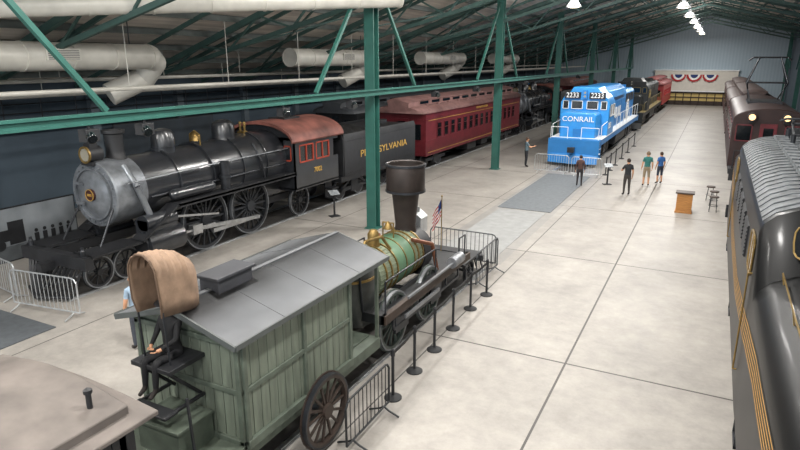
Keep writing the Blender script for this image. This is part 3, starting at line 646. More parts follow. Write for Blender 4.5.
# ------------------------------------------------------------------ early steam engine
def old_engine():
    e=thing('early_steam_engine','early wood-lagged steam engine with tall wide black smokestack','locomotive',(TX,9.8,0),shift=(0,9.8,0))
    for s in (-1,1):
        g=G(); g.b(s*.98-.06,s*.98+.06,9.8,14.6,1.0,1.2); g.obj('frame_beam',WOODD,e,bevel=.01)
        for a,c in ((10.3,10.9),(12.1,12.7)):
            g=G(); g.b(s*.98-.03,s*.98+.03,a,c,.6,1.02); g.obj('axle_guard',IRON,e)
    g=G(); g.b(-1.0,1.0,9.8,9.95,1.0,1.2); g.b(-1.0,1.0,14.4,14.6,1.0,1.2); g.b(-.95,.95,13.1,14.4,1.14,1.18); g.b(.55,.95,9.9,13.1,1.14,1.18); g.b(-.95,-.55,9.9,13.1,1.14,1.18); g.obj('deck',BLK2,e)
    g=G(); g.cyl((0,10.5,1.65),(0,12.7,1.65),.55,n=28)
    for i in range(36):
        a=2*math.pi*i/36; g.beam((.55*math.cos(a),10.5,1.65+.55*math.sin(a)),(.55*math.cos(a),12.7,1.65+.55*math.sin(a)),.02,.012)
    g.obj('boiler',LAG,e)
    g=G(); g.cyl((0,11.3,1.65),(0,12.1,1.65),.57,n=28); g.obj('boiler_jacket',LAGG,e)
    for y in (10.75,11.0,11.27,11.7,12.13,12.35,12.6):
        g=G(); g.ring((0,y,1.65),(0,1,0),.585,.5,.035,28); g.obj('boiler_band',BRASS,e)
    g=G(); g.rev((0,10.1,.85),(0,0,1),[(.54,0),(.57,.3),(.57,1.0),(.53,1.2),(.42,1.38),(.22,1.5),(0,1.53)],26)
    g.ring((0,10.1,1.85),(0,0,1),.59,.55,.05,26,1); g.obj('firebox_dome',[mat('dome_iron','#4c4f4d',.4,.5,.3,4),BRASS],e)
    g=G(); g.tube([(.5,9.8,1.2),(.5,9.7,2.1)],.025); g.ball((.5,9.7,2.13),.05); g.obj('control_lever',IRON,e)
    g=G(); g.tube([(.25,10.0,2.2),(.3,10.3,2.55),(.35,10.9,2.5),(.4,11.2,2.15)],.035); g.obj('feed_pipe',BRASS,e)
    g=G(); g.cyl((.35,9.9,1.9),(.35,9.45,1.9),.03); g.ring((.35,9.45,1.9),(0,1,0),.12,.1,.02,14); g.obj('valve_wheel',IRON,e)
    g=G(); g.cyl((0,12.65,1.6),(0,13.1,1.6),.6,n=28); g.cyl((0,13.1,1.6),(0,13.14,1.6),.4,n=20); g.b(-.5,.5,12.65,13.1,1.1,1.5); g.obj('smokebox',BLK2,e)
    g=G(); g.rev((0,12.75,2.0),(0,0,1),[(.34,0),(.27,.15),(.25,.3),(.33,1.05),(.35,1.1),(.46,1.12),(.47,1.15),(.47,1.78),(.45,1.82),(.42,1.8),(.4,1.4),(.0,1.4)],30); sk=g.obj('smokestack',mat('stack_iron','#322b28',.5,.4,.3,3),e)
    for z in (3.15,3.78):
        g=G(); g.ring((0,12.75,z),(0,0,1),.49,.45,.05,30); g.obj('stack_band',IRON,sk)
    g=G(); g.rev((0,11.15,2.15),(0,0,1),[(.15,0),(.13,.2),(.13,.32),(.08,.4),(0,.42)],18); g.obj('steam_dome',BRASS,e)
    g=G(); g.rev((.0,11.85,2.4),(0,0,1),[(.11,0),(.1,.05),(.06,.14),(.02,.18),(0,.18)],14); g.tube([(-.14,11.85,2.15),(-.14,11.85,2.55),(.14,11.85,2.55),(.14,11.85,2.15)],.018); g.obj('bell',BRASS,e)
    g=G(); g.b(-.2,.2,13.2,13.6,1.95,2.35); g.prof_y([(-.22,2.35),(0,2.5),(.22,2.35)],13.2,13.6); g.cyl((0,13.4,2.45),(0,13.4,2.6),.07); g.b(-.05,.05,13.35,13.45,1.18,1.95); g.obj('box_headlamp',GALV,e)
    me=wheel('engine_wheel_mesh',.66,.1,14,.09,mat('wheel_grey','#4a544f',.5,.2),ROD)
    for y in (10.6,12.4):
        g=G(); g.cyl((-.95,y,.76),(.95,y,.76),.06); g.obj('axle',IRON,e)
        for s in (-1,1): place('wheel',me,e,(s*.78,y-9.8,.76))
    for s in (-1,1):
        g=G(); g.beam((s*1.08,10.6,.9),(s*1.08,12.4,.9),.04,.08); g.obj('side_rod',ROD,e)
        g=G(); g.beam((s*1.1,10.7,1.3),(s*1.1,13.2,1.3),.05,.05); g.cyl((s*1.06,13.2,1.3),(s*1.06,13.8,1.3),.14); g.obj('connecting_rod',ROD,e)
        g=G(); g.beam((s*1.0,10.2,.75),(s*1.0,13.8,.75),.05,.06)
        for y in (10.2,11.5,13.0,13.8): g.beam((s*1.0,y,.75),(s*1.0,y,1.05),.04,.04)
        g.obj('lower_frame_rail',IRON,e)
        g=G()
        for y in (13.9,14.3): g.cyl((s*.98,y,1.2),(s*.98,y,1.75),.02,n=6)
        g.cyl((s*.98,13.9,1.75),(s*.98,14.3,1.75),.02,n=6); g.obj('grab_rail',IRON,e)
        g=G(); g.tube([(s*.98,9.9,1.2),(s*.98,9.9,1.9),(s*.98,12.4,1.9),(s*.98,12.4,1.2)],.02); g.obj('handrail',IRON,e)
        g=G(); g.tube([(s*.45,12.2,2.1),(s*.75,12.7,1.9),(s*.8,12.9,1.2)],.05); g.obj('steam_pipe',mat('copper','#7d5340',.4,.7),e)
    g=G(); g.beam((-.9,14.5,.75),(-.55,16.1,.6),.08,.1); g.beam((.9,14.5,.75),(.55,16.1,.6),.08,.1); g.b(-.9,.9,16.0,16.12,.5,.65)
    for i in range(9): x=-.8+i*.2; g.beam((x,16.05,.6),(x*.9,16.5,.12),.04,.04)
    g.b(-.9,.9,14.5,15.9,.76,.82); g.cyl((-.8,15.2,.42),(.8,15.2,.42),.04); g.b(-.05,.05,15.15,15.25,.42,.78); g.obj('pilot_truck',BLK2,e)
    ms=wheel('pilot_wheel_mesh',.33,.08,8,.07,IRON,IRON)
    for s in (-1,1): place('wheel',ms,e,(s*.78,5.4,.43))
old_engine()
f=thing('small_flag','small red white and blue flag draped on a thin pole','flag',(TX+.3,14.3,1.2),rz=.5)
g=G(); g.cyl((0,0,0),(0,0,1.5),.014,n=6); g.ball((0,0,1.52),.025); g.obj('flag_pole',BRASS,f)
g=G(); n=10
for r in range(9):
    for k in range(n):
        def P(i,j): return (.0-.024*i,.04*math.sin(i*1.2),1.45-.05*j-.045*i)
        m_=2 if (r<5 and k<4) else (0 if r%2==0 else 1)
        g.add([P(k,r),P(k+1,r),P(k+1,r+1),P(k,r+1)],[(0,1,2,3)],m_)
g.obj('flag_cloth',[RED,WHT,NAVY],f)

# ------------------------------------------------------------------ near car roof
def fg_car():
    e=thing('wooden_rail_car','low wooden rail car with stepped grey brown roof and small chimney','train car',(TX,-2,0),shift=(0,-2,0))
    g=G()
    for k in range(20):
        a=-2+k*.29; g.b(-1.16,1.16,a,a+.28,.9,2.5)
    g.obj('body',BLK2,e)
    g=G()
    secs=[]
    for y in (-2.2,3.93):
        A=[(-1.42,2.46),(-1.42,2.52)]+[(-1.42+2.84*i/16,2.52+.1*math.sin(math.pi*i/16)) for i in range(1,16)]+[(1.42,2.52),(1.42,2.46)]
        secs.append([(x,y,z) for x,z in A])
    g.loft(secs)
    secs=[]
    for y in (-2.2,3.72):
        A=[(-1.22,2.5),(-1.22,2.64)]+[(-1.22+2.44*i/16,2.64+.17*math.sin(math.pi*i/16)) for i in range(1,16)]+[(1.22,2.64),(1.22,2.5)]
        secs.append([(x,y,z) for x,z in A])
    g.loft(secs); rf=g.obj('roof',ROOFT,e,bevel=.015)
    for y in (-.5,1.0,2.5):
        A=[(-1.22+2.44*i/16,y,2.643+.17*math.sin(math.pi*i/16)) for i in range(17)]; g=G(); g.tube(A,.008,6); g.obj('roof_seam',mat('seam_grey','#4f4945',.6),rf)
    g=G(); g.cyl((.98,3.45,2.6),(.98,3.45,2.86),.03); g.rev((.98,3.45,2.86),(0,0,1),[(.045,0),(.045,.04),(0,.07)],12); g.obj('chimney',BLK2,e)
    g=G(); g.b(-1.16,1.16,3.6,3.68,.9,2.5); g.b(-1.2,1.2,3.5,4.0,.75,.9); g.obj('end_wall',WOODD,e)
    for y in (-.8,2.6):
        g=G(); g.cyl((-.9,y,.45),(.9,y,.45),.05); g.obj('axle',IRON,e)
        for s in (-1,1): place('wheel',WT,e,(s*.75,y+2,.55))
fg_car()

# ------------------------------------------------------------------ streamlined electric locomotive
def electric():
    X=2.42; e=thing('electric_locomotive','black streamlined electric locomotive with grey ribbed roof and gold stripes','locomotive',(X,3.1,0),shift=(0,5.5,0))
    Yc=18
    def sec(y):
        d=abs(y-Yc)
        if d<5: w,h=1.55,4.1
        elif d<5.6: w,h=1.55,4.1-(d-5)*1.3
        else:
            t=(d-5.6)/6.9; h=3.25-.25*t-.9*max(0,t-.75)**1.5*4
            w=1.54-.2*t**2-1.5*max(0,t-.8)**1.6
        pts=[(w*.98,.62),(w,1.2),(w,2.1)]
        sh=h-.5 if d<5.6 else h-.6
        pts.append((w*.995,sh))
        for a in (15,35,55,75):
            pts.append((w*.995*math.cos(math.radians(a))**.7 if a<75 else w*.35,sh+(h-sh)*math.sin(math.radians(a))))
        pts.append((0,h))
        full=pts+[(-x,z) for x,z in reversed(pts[:-1])]
        return [(x,y,z) for x,z in full],w,h
    ys=[5.5,5.8,6.3,7,8,9,10,11,12,12.4,12.7,13,13.1,14,16,18,20,22,22.9,23.0,23.3,23.6,24,25,27,29,30,30.5]
    g=G(); g.loft([sec(y)[0] for y in ys]); bd=g.obj('body_shell',mat('gloss_black','#0b0c0d',.42,.0,.3,2,coat=.08,spec=.2),e)
    for s in (1,-1):
        for k in range(5):
            g=G()
            off=.085*k
            last=None
            for i in range(61):
                y=5.9+24.2*i/60; d=abs(y-Yc); w=sec(y)[1]
                z=1.5+off+min(.62,max(0,d-2)/8*.95)
                p=(s*(w+.006),y,z); q=(s*(w+.006),y,z+.03)
                if last: g.add([last[0],p,q,last[1]],[(0,1,2,3)])
                last=(p,q)
            g.obj('gold_stripe',mat('stripe_gold','#b98a3c',.5,.0,.1),bd)
    for ysn,sg in ((12.4,-1),(23.6,1)):
        for s in (-1,1):
            g=G(); xc=s*.72
            ctr=Vector((xc,ysn-.2*sg,3.62)); ux=Vector((1,0,-.1*s)); uz=Vector((0,-.47*sg,.64)).normalized(); nn=ux.cross(uz).normalized(); nn=nn if nn.y*sg>0 else -nn
            ctr=ctr+nn*.04
            ring=[]
            for i in range(20):
                a=2*math.pi*i/20; ca,sa=math.cos(a),math.sin(a)
                px=.4*math.copysign(abs(ca)**.55,ca); pz=.3*math.copysign(abs(sa)**.55,sa); ring.append(ctr+ux*px+uz*pz)
            g.add(ring,[tuple(range(20))],1); g.tube(ring+[ring[0]],.014,6,0)
            g.obj('windshield',[BRASS,GLASS],bd)
    WB=mat('cab_window_amber','#4a3524',.2,0,.3,coat=.6)
    for s in (-1,1):
        for yy in (13.15,21.95):
            g=G(); n=20; rr=[]
            for i in range(n):
                a=2*math.pi*i/n; ca,sa=math.cos(a),math.sin(a)
                rr.append((s*1.565,yy+.45+.45*math.copysign(abs(ca)**.5,ca),3.1+.33*math.copysign(abs(sa)**.5,sa)))
            g.add(rr,[tuple(range(n))],1); g.tube(rr+[rr[0]],.018,6,0); g.b(min(s*1.55,s*1.575),max(s*1.55,s*1.575),yy+.43,yy+.47,2.78,3.42)
            g.obj('cab_side_window',[BRASS,WB],bd)
            g=G(); g.tube([(s*1.6,yy-.12,1.2),(s*1.6,yy-.12,2.9)],.015); g.cyl((s*1.5,yy-.12,1.2),(s*1.6,yy-.12,1.2),.015); g.cyl((s*1.5,yy-.12,2.9),(s*1.6,yy-.12,2.9),.015); g.obj('door_handrail',BRASS,bd)
        for k in range(5):
            g=G()
            yy=15+k*1.3; x0,x1=sorted((s*1.54,s*1.575)); g.b(x0,x1,yy,yy+.9,2.6,3.2)
            for j in range(8): x0,x1=sorted((s*1.57,s*1.59)); g.b(x0,x1,yy,yy+.9,2.62+j*.075,2.65+j*.075)
            g.obj('side_louver',BLK2,bd)
        for y0,y1 in ((6.5,12.2),(23.8,29.5)):
            g=G()
            pts=[]
            for i in range(9):
                y=y0+(y1-y0)*i/8; w,h=sec(y)[1:]; pts.append((s*(w*.8),y,h-.02))
            g.tube(pts,.012,6)
            for p in pts[::2]: g.cyl((p[0]*.97,p[1],p[2]-.2),p,.012,n=5)
            g.obj('grab_rail',BRASS,bd)
    GM=mat('roof_gunmetal','#5d6164',.65,.1,.4,8)
    g=G()
    secs=[]
    for y in (13.2,22.8):
        p=[(x,z+.012) for x,_,z in sec(15)[0][4:-4]]; secs.append([(x,y,z) for x,z in p]+[(x,y,z-.03) for x,z in reversed(p)])
    g.loft(secs)
    for k in range(24):
        y=13.4+k*.4; p=[(x,z+.035) for x,_,z in sec(15)[0][4:-4]]; g.loft([[(x,yy,z) for x,z in p]+[(x,yy,z-.05) for x,z in reversed(p)] for yy in (y,y+.05)])
    g.obj('roof_skin',mat('roof_skin_grey','#54585b',.65,.1,.45,5),bd)
    for s in (-1,1):
        g=G(); x0,x1=sorted((s*.5,s*.8)); g.b(x0,x1,13.6,22.4,4.0,4.15)
        for k in range(16): g.b(x0,x1,13.7+k*.54,13.76+k*.54,4.12,4.18)
        g.obj('roof_walkway',GM,bd)
    for a,c,z in ((14.0,15.6,4.24),(16.6,17.9,4.36),(19.2,20.2,4.3)):
        g=G(); g.b(-.4,.4,a,c,4.05,z); g.obj('roof_hatch',GM,bd,bevel=.02)
    for yc in (14.8,21.4):
        g=G()
        for s in (-1,1):
            g.tube([(s*.5,yc-.7,4.34),(s*.42,yc+.8,4.5),(s*.55,yc-.6,4.72)],.03)
            for dy in (-.7,.7): g.cyl((s*.5,yc+dy,4.1),(s*.5,yc+dy,4.36),.06,n=10)
        g.tube([(-.85,yc-.6,4.68),(-.7,yc-.6,4.74),(.7,yc-.6,4.74),(.85,yc-.6,4.68)],.03); g.tube([(-.5,yc-.7,4.34),(.5,yc-.7,4.34)],.03); g.tube([(-.42,yc+.8,4.5),(.42,yc+.8,4.5)],.03); g.obj('pantograph',IRON,bd)
    g=G(); g.cyl((0,5.2,2.4),(0,5.6,2.4),.2,n=18); g.cyl((0,5.18,2.4),(0,5.2,2.4),.16,n=18,m=1); g.obj('headlight',[BLK2,LENS],bd)
    for a,c in ((9.6,11.4),(25,26.4)):
        g=G(); g.b(-.35,.35,a,c,3.0,3.28); g.obj('nose_hatch',BLK2,bd,bevel=.02)
    for k in range(9):
        y=7.2+k*2.7
        g=G(); g.cyl((-1.2,y,.55),(1.2,y,.55),.08)
        ax=g.obj('axle',BLK2,e)
        for s in (-1,1): place('wheel',WL,ax,(s*.78,y-5.5,.55))
    for s in (-1,1):
        for y0,y1 in ((6,12),(12.6,17.6),(18.4,23.4),(24,30)):
            g=G(); x0,x1=sorted((s*1.05,s*1.3)); g.b(x0,x1,y0,y1,.4,.7); g.obj('side_truck',IRON,e)
        for y in (7.5,12.3,18,23.7,28.5):
            g=G(); x0,x1=sorted((s*1.25,s*1.5)); g.b(x0,x1,y-.25,y+.25,.3,.34); g.b(x0,x1,y-.25,y-.22,.3,.7); g.b(x0,x1,y+.22,y+.25,.3,.7); g.obj('boarding_step',IRON,e)
electric()
def boxcab():
    X=2.42; y=33.0
    e=thing('box_cab_locomotive','dark brown box cab electric locomotive with lit headlights and raised pantograph','locomotive',(X,32.0,0),shift=(0,y,0))
    g=G(); c=1.5
    P=[(-c,1.2),(-c,3.5)]+arc(0,3.5,c,172,8,12,.5)+[(c,3.5),(c,1.2)]
    g.prof_y(P,y+1.0,y+14.5); bd=g.obj('cab_body',mat('brown_black','#2f1c1a',.5,0,.25,3),e,bevel=.03)
    for x in (-1.0,1.0):
        g=G(); g.b(x-.32,x+.32,y+.96,y+1.0,2.5,3.2,1)
        for q in ((x-.35,x-.3,2.45,3.25),(x+.3,x+.35,2.45,3.25),(x-.35,x+.35,2.45,2.5),(x-.35,x+.35,3.2,3.25)): g.b(q[0],q[1],y+.94,y+1.0,q[2],q[3])
        g.obj('front_window',[MAROON,GLASS],bd)
    g=G(); g.b(-.35,.35,y+.95,y+1.0,1.3,3.3); g.b(-.2,.2,y+.93,y+.96,2.5,3.1,1); g.obj('front_door',[MAROON,GLASS],bd)
    for k in range(6):
        g=G(); a=y+2+k*2.1; g.b(-c-.02,-c,a,a+.7,2.5,3.2,1); g.b(-c-.03,-c,a-.05,a+.75,2.42,2.5); g.b(-c-.03,-c,a-.05,a+.75,3.2,3.26); g.obj('side_window',[MAROON,GLASS],bd)
    for x in (-.75,.65):
        g=G(); g.cyl((x,y+.6,3.62),(x,y+1.0,3.62),.19,n=18); g.b(x-.1,x+.1,y+.7,y+1.1,3.35,3.5); h=g.obj('headlight',BLK2,bd)
        g=G(); g.cyl((x,y+.57,3.62),(x,y+.61,3.62),.14,n=18); g.obj('headlight_lens',LAMPY,h)
    g=G()
    for s in (-1,1): g.tube([(s*.7,y+6,4.0),(s*.95,y+7.6,5.0),(s*.5,y+6.9,6.3)],.04); g.tube([(s*.7,y+8.4,4.0),(s*.95,y+6.4,5.0),(s*.5,y+6.9,6.3)],.04)
    g.tube([(-1,y+6.9,6.15),(-.8,y+6.9,6.32),(.8,y+6.9,6.32),(1,y+6.9,6.15)],.045); g.b(-.8,.8,y+5.8,y+8.6,3.9,4.05)
    g.tube([(-.95,y+7.6,5.0),(.95,y+7.6,5.0)],.03); g.tube([(-.95,y+6.4,5.0),(.95,y+6.4,5.0)],.03)
    g.obj('pantograph',IRON,bd)
    g=G(); g.b(-1.45,1.45,y,y+15.4,1.0,1.25); g.b(-1.4,1.4,y-.1,y+.15,.7,1.25)
    for i in range(9): x=-1+i*.25; g.beam((x,y,.8),(x,y-.35,.2),.05,.05)
    g.tube([(-1.3,y+.1,1.2),(-1.3,y+.1,2.1),(-.5,y+.1,2.1),(-.5,y+.1,1.2)],.025); g.tube([(1.3,y+.1,1.2),(1.3,y+.1,2.1),(.5,y+.1,2.1),(.5,y+.1,1.2)],.025)
    g.obj('end_platform',BLK2,e)
    for yc in (y+3.5,y+12):
        g=G(); g.b(-1.1,1.1,yc-.15,yc+.15,.5,.8)
        for s in (-1,1): x0,x1=sorted((s*1.0,s*1.15)); g.b(x0,x1,yc-1.8,yc+1.8,.5,.8)
        tk=g.obj('truck',BLK2,e)
        for s in (-1,1):
            for dy in (-1.1,1.1): place('wheel',WT,tk,(s*.78,yc+dy-y,.55))
boxcab()

# ------------------------------------------------------------------ barriers
def stanchion(x,y,belt=None,group='belt stanchions'):
    e=thing('barrier_stanchion','black retractable belt stanchion with round base','stanchion',(x,y,0),group)
    g=G(); g.rev((0,0,0),(0,0,1),[(.17,0),(.17,.02),(.12,.05),(.04,.07),(0,.07)],20); g.obj('base',RUBBER,e)
    g=G(); g.cyl((0,0,.06),(0,0,.92),.03,n=12); g.obj('post',BLK2,e)
    g=G(); g.cyl((0,0,.88),(0,0,1.0),.042,n=12); g.ball((0,0,1.0),.03); g.obj('belt_head',BLK2,e)
    if belt:
        dx,dy=belt[0]-x,belt[1]-y; L=math.hypot(dx,dy); a=.05/L; b=1-.05/L
        g=G(); g.beam((dx*a,dy*a,.93),(dx*.5,dy*.5,.9),.012,.07); g.beam((dx*.5,dy*.5,.9),(dx*b,dy*b,.93),.012,.07); g.obj('belt',RUBBER,e)
ps=[(-4.75,8.95),(-4.83,10.05),(-4.85,11.1),(-4.9,12.3),(-4.95,13.6),(-4.9,14.7)]
for a,b_ in zip(ps,ps[1:]+[None]): stanchion(a[0],a[1],b_)
ps=[(-4.9,34.6),(-4.9,36.2),(-4.9,38.2),(-4.9,41),(-4.9,44),(-4.9,47.5)]
for a,b_ in zip(ps,ps[1:]+[None]): stanchion(a[0],a[1],b_,'stanchions beside the blue locomotive')
def barricade(x,y,rz,L=2.0,m=GALV,lab='silver tubular steel crowd barricade',h=1.05,grp='silver crowd barricades'):
    e=thing('crowd_barricade',lab,'barricade',(x,y,0),grp,rz=rz)
    g=G(); r=.02
    g.tube([(0,0,.15),(0,0,h-.12),(.06,0,h-.03),(.14,0,h),(L-.14,0,h),(L-.06,0,h-.03),(L,0,h-.12),(L,0,.15),(0,0,.15)],r)
    g.obj('frame',m,e)
    g=G(); n=int(L/.13)
    for k in range(1,n): g.cyl((L*k/n,0,.15),(L*k/n,0,h),.009,n=6)
    g.obj('vertical_bars',m,e,kind='stuff')
    for xx in (.2,L-.2):
        g=G(); g.tube([(xx,-.3,.018),(xx,-.1,.09),(xx,0,.15),(xx,.1,.09),(xx,.3,.018)],.018); g.obj('foot',m,e)
barricade(-15.5,8.3,math.radians(8),2.2); barricade(-18.0,8.9,math.radians(-8),2.2); barricade(-16.1,6.2,math.radians(100),2.0)
DG=mat('barricade_dark','#4a4d50',.45,.4)
barricade(-7.6,16.95,0,2.2,DG,'dark steel crowd barricade in front of the old engine',grp='dark crowd barricades')
barricade(-5.3,14.95,math.radians(90),1.85,DG,'dark steel crowd barricade beside the old engine',grp='dark crowd barricades')
barricade(-7.8,14.95,math.radians(90),1.85,DG,'dark steel crowd barricade beside the old engine',grp='dark crowd barricades')
barricade(-4.62,7.1,math.radians(91),1.5,mat('barricade_black','#26282a',.5,.3),'black steel crowd barricade beside the wagon wheel',grp='dark crowd barricades',h=.95)
barricade(-8.7,33.8,0,1.9); barricade(-6.6,33.6,0,1.6)
g=G(); SH=Vector((0,0,0)); g.b(-1.15,1.15,0,9,0,.02); tl(g.obj('floor_mat',mat('mat_grey','#62676b',.75,0,.15,6),loc=(-6.7,24.6,.0)),'dark grey floor covering over the track pit','floor mat')
g=G(); g.b(-1.5,1.5,0,4.6,0,.02); tl(g.obj('floor_mat',mat('mat_dark','#4c5054',.75,0,.15,6),loc=(-14.9,3.4,.0)),'dark grey mat in front of the black locomotive','floor mat')
g=G(); g.b(-1.0,1.0,0,7.0,0,.015); tl(g.obj('floor_mat',mat('mat_light','#8b8c8b',.75,0,.12,3),loc=(-6.7,17.4,.0)),'pale grey cover slab over the track','floor mat')
def sign(x,y,rz):
    e=thing('information_sign','slanted information panel on a black post','sign',(x,y,0),'information signs',rz=rz)
    g=G(); g.b(-.2,.2,-.15,.15,0,.03); g.b(-.03,.03,-.03,.03,0,.98); g.obj('stand',BLK2,e)
    g=G(); g.beam((0,-.14,.92),(0,.14,1.06),.42,.025); g.obj('panel',[mat('sign_face','#8f9498',.4,0,.4,14)],e)
sign(-13.3,20.0,math.radians(60)); sign(-13.2,27,math.radians(60)); sign(-4.4,31.9,math.radians(30))
e=thing('wooden_podium','honey oak podium with dark top standing on the floor','podium',(-.6,27.3,0))
g=G(); g.b(-.3,.3,-.22,.22,0,.82); g.b(-.33,.33,-.25,.25,0,.08); g.obj('cabinet',WOOD,e,bevel=.01)
g=G(); g.b(-.36,.36,-.28,.28,.82,.88); g.obj('top',WOODD,e,bevel=.01)
g=G(); g.b(-.22,.22,-.235,-.22,.15,.75); g.cyl((.15,-.22,.45),(.15,-.27,.45),.02); g.obj('door',WOOD,e)
def stool(x,y):
    e=thing('metal_stool','dark stool with brown seat beside the locomotive','stool',(x,y,0),'dark stools')
    g=G(); g.rev((0,0,.6),(0,0,1),[(.18,0),(.19,.03),(.17,.06),(0,.07)],16); g.obj('seat',WOODD,e)
    for a in range(4):
        t=math.radians(45+90*a); g=G(); g.cyl((.13*math.cos(t),.13*math.sin(t),.6),(.2*math.cos(t),.2*math.sin(t),0),.015,n=6); g.obj('leg',IRON,e)
    g=G(); g.ring((0,0,.25),(0,0,1),.18,.165,.015,16); g.obj('foot_ring',IRON,e)
stool(.5,29.2); stool(.35,30.3); stool(.5,28.0)
def mural(x,y,z0,z1,L,base,ink,lab,scene=True):
    g=G(); H=z1-z0; g.b(-.02,.03,-.04,L+.04,-.04,H+.04,1); g.b(0,.045,0,L,0,H,0)
    if scene:
        g.b(.045,.05,0,L,0,H*.28,2)
        def disc(yc,zc,r,m): g.cyl((.05,yc,zc),(.056,yc,zc),r,n=16,m=m)
        for i in range(3): disc(.7+i*.45,H*.32,.17,1)
        g.b(.05,.055,.4,1.9,H*.38,H*.6,1); g.b(.05,.055,1.9,2.4,H*.3,H*.75,1); g.b(.05,.055,.5,.62,H*.6,H*.85,1)
        for i in range(5): g.b(.05,.055,2.7+i*.28,2.85+i*.28,H*.1,H*.42,1); disc(2.775+i*.28,H*.47,.06,1)
    tl(g.obj('wall_mural',[mat('mural_'+base,base,.6,0,.25,1.2),BLK2,mat('mural_'+ink,ink,.6,0,.3,2)],loc=(x,y,z0)),lab,'mural')
mural(-19.3,8.6,.05,1.7,4.2,'#7c8185','#505457','grey historic photo mural panel standing behind the barricades')
mural(-23.5,18,1.0,3.4,6,'#2f3840','#20262b','dark display panel mounted on the dim wall',False)
def guard(x,y,L,z0=0):
    e=thing('guard_railing','black pipe guard railing along the dim wall','railing',(x,y,z0),'aisle railings')
    g=G()
    for z in (.45,.8,1.1): g.cyl((0,0,z),(0,L,z),.025,n=6)
    for k in range(int(L/1.5)+1): g.cyl((0,k*1.5,0),(0,k*1.5,1.1),.025,n=6)
    g.obj('rails',IRON,e)
guard(-21.8,9,15); guard(-23.7,0,45,3.75)

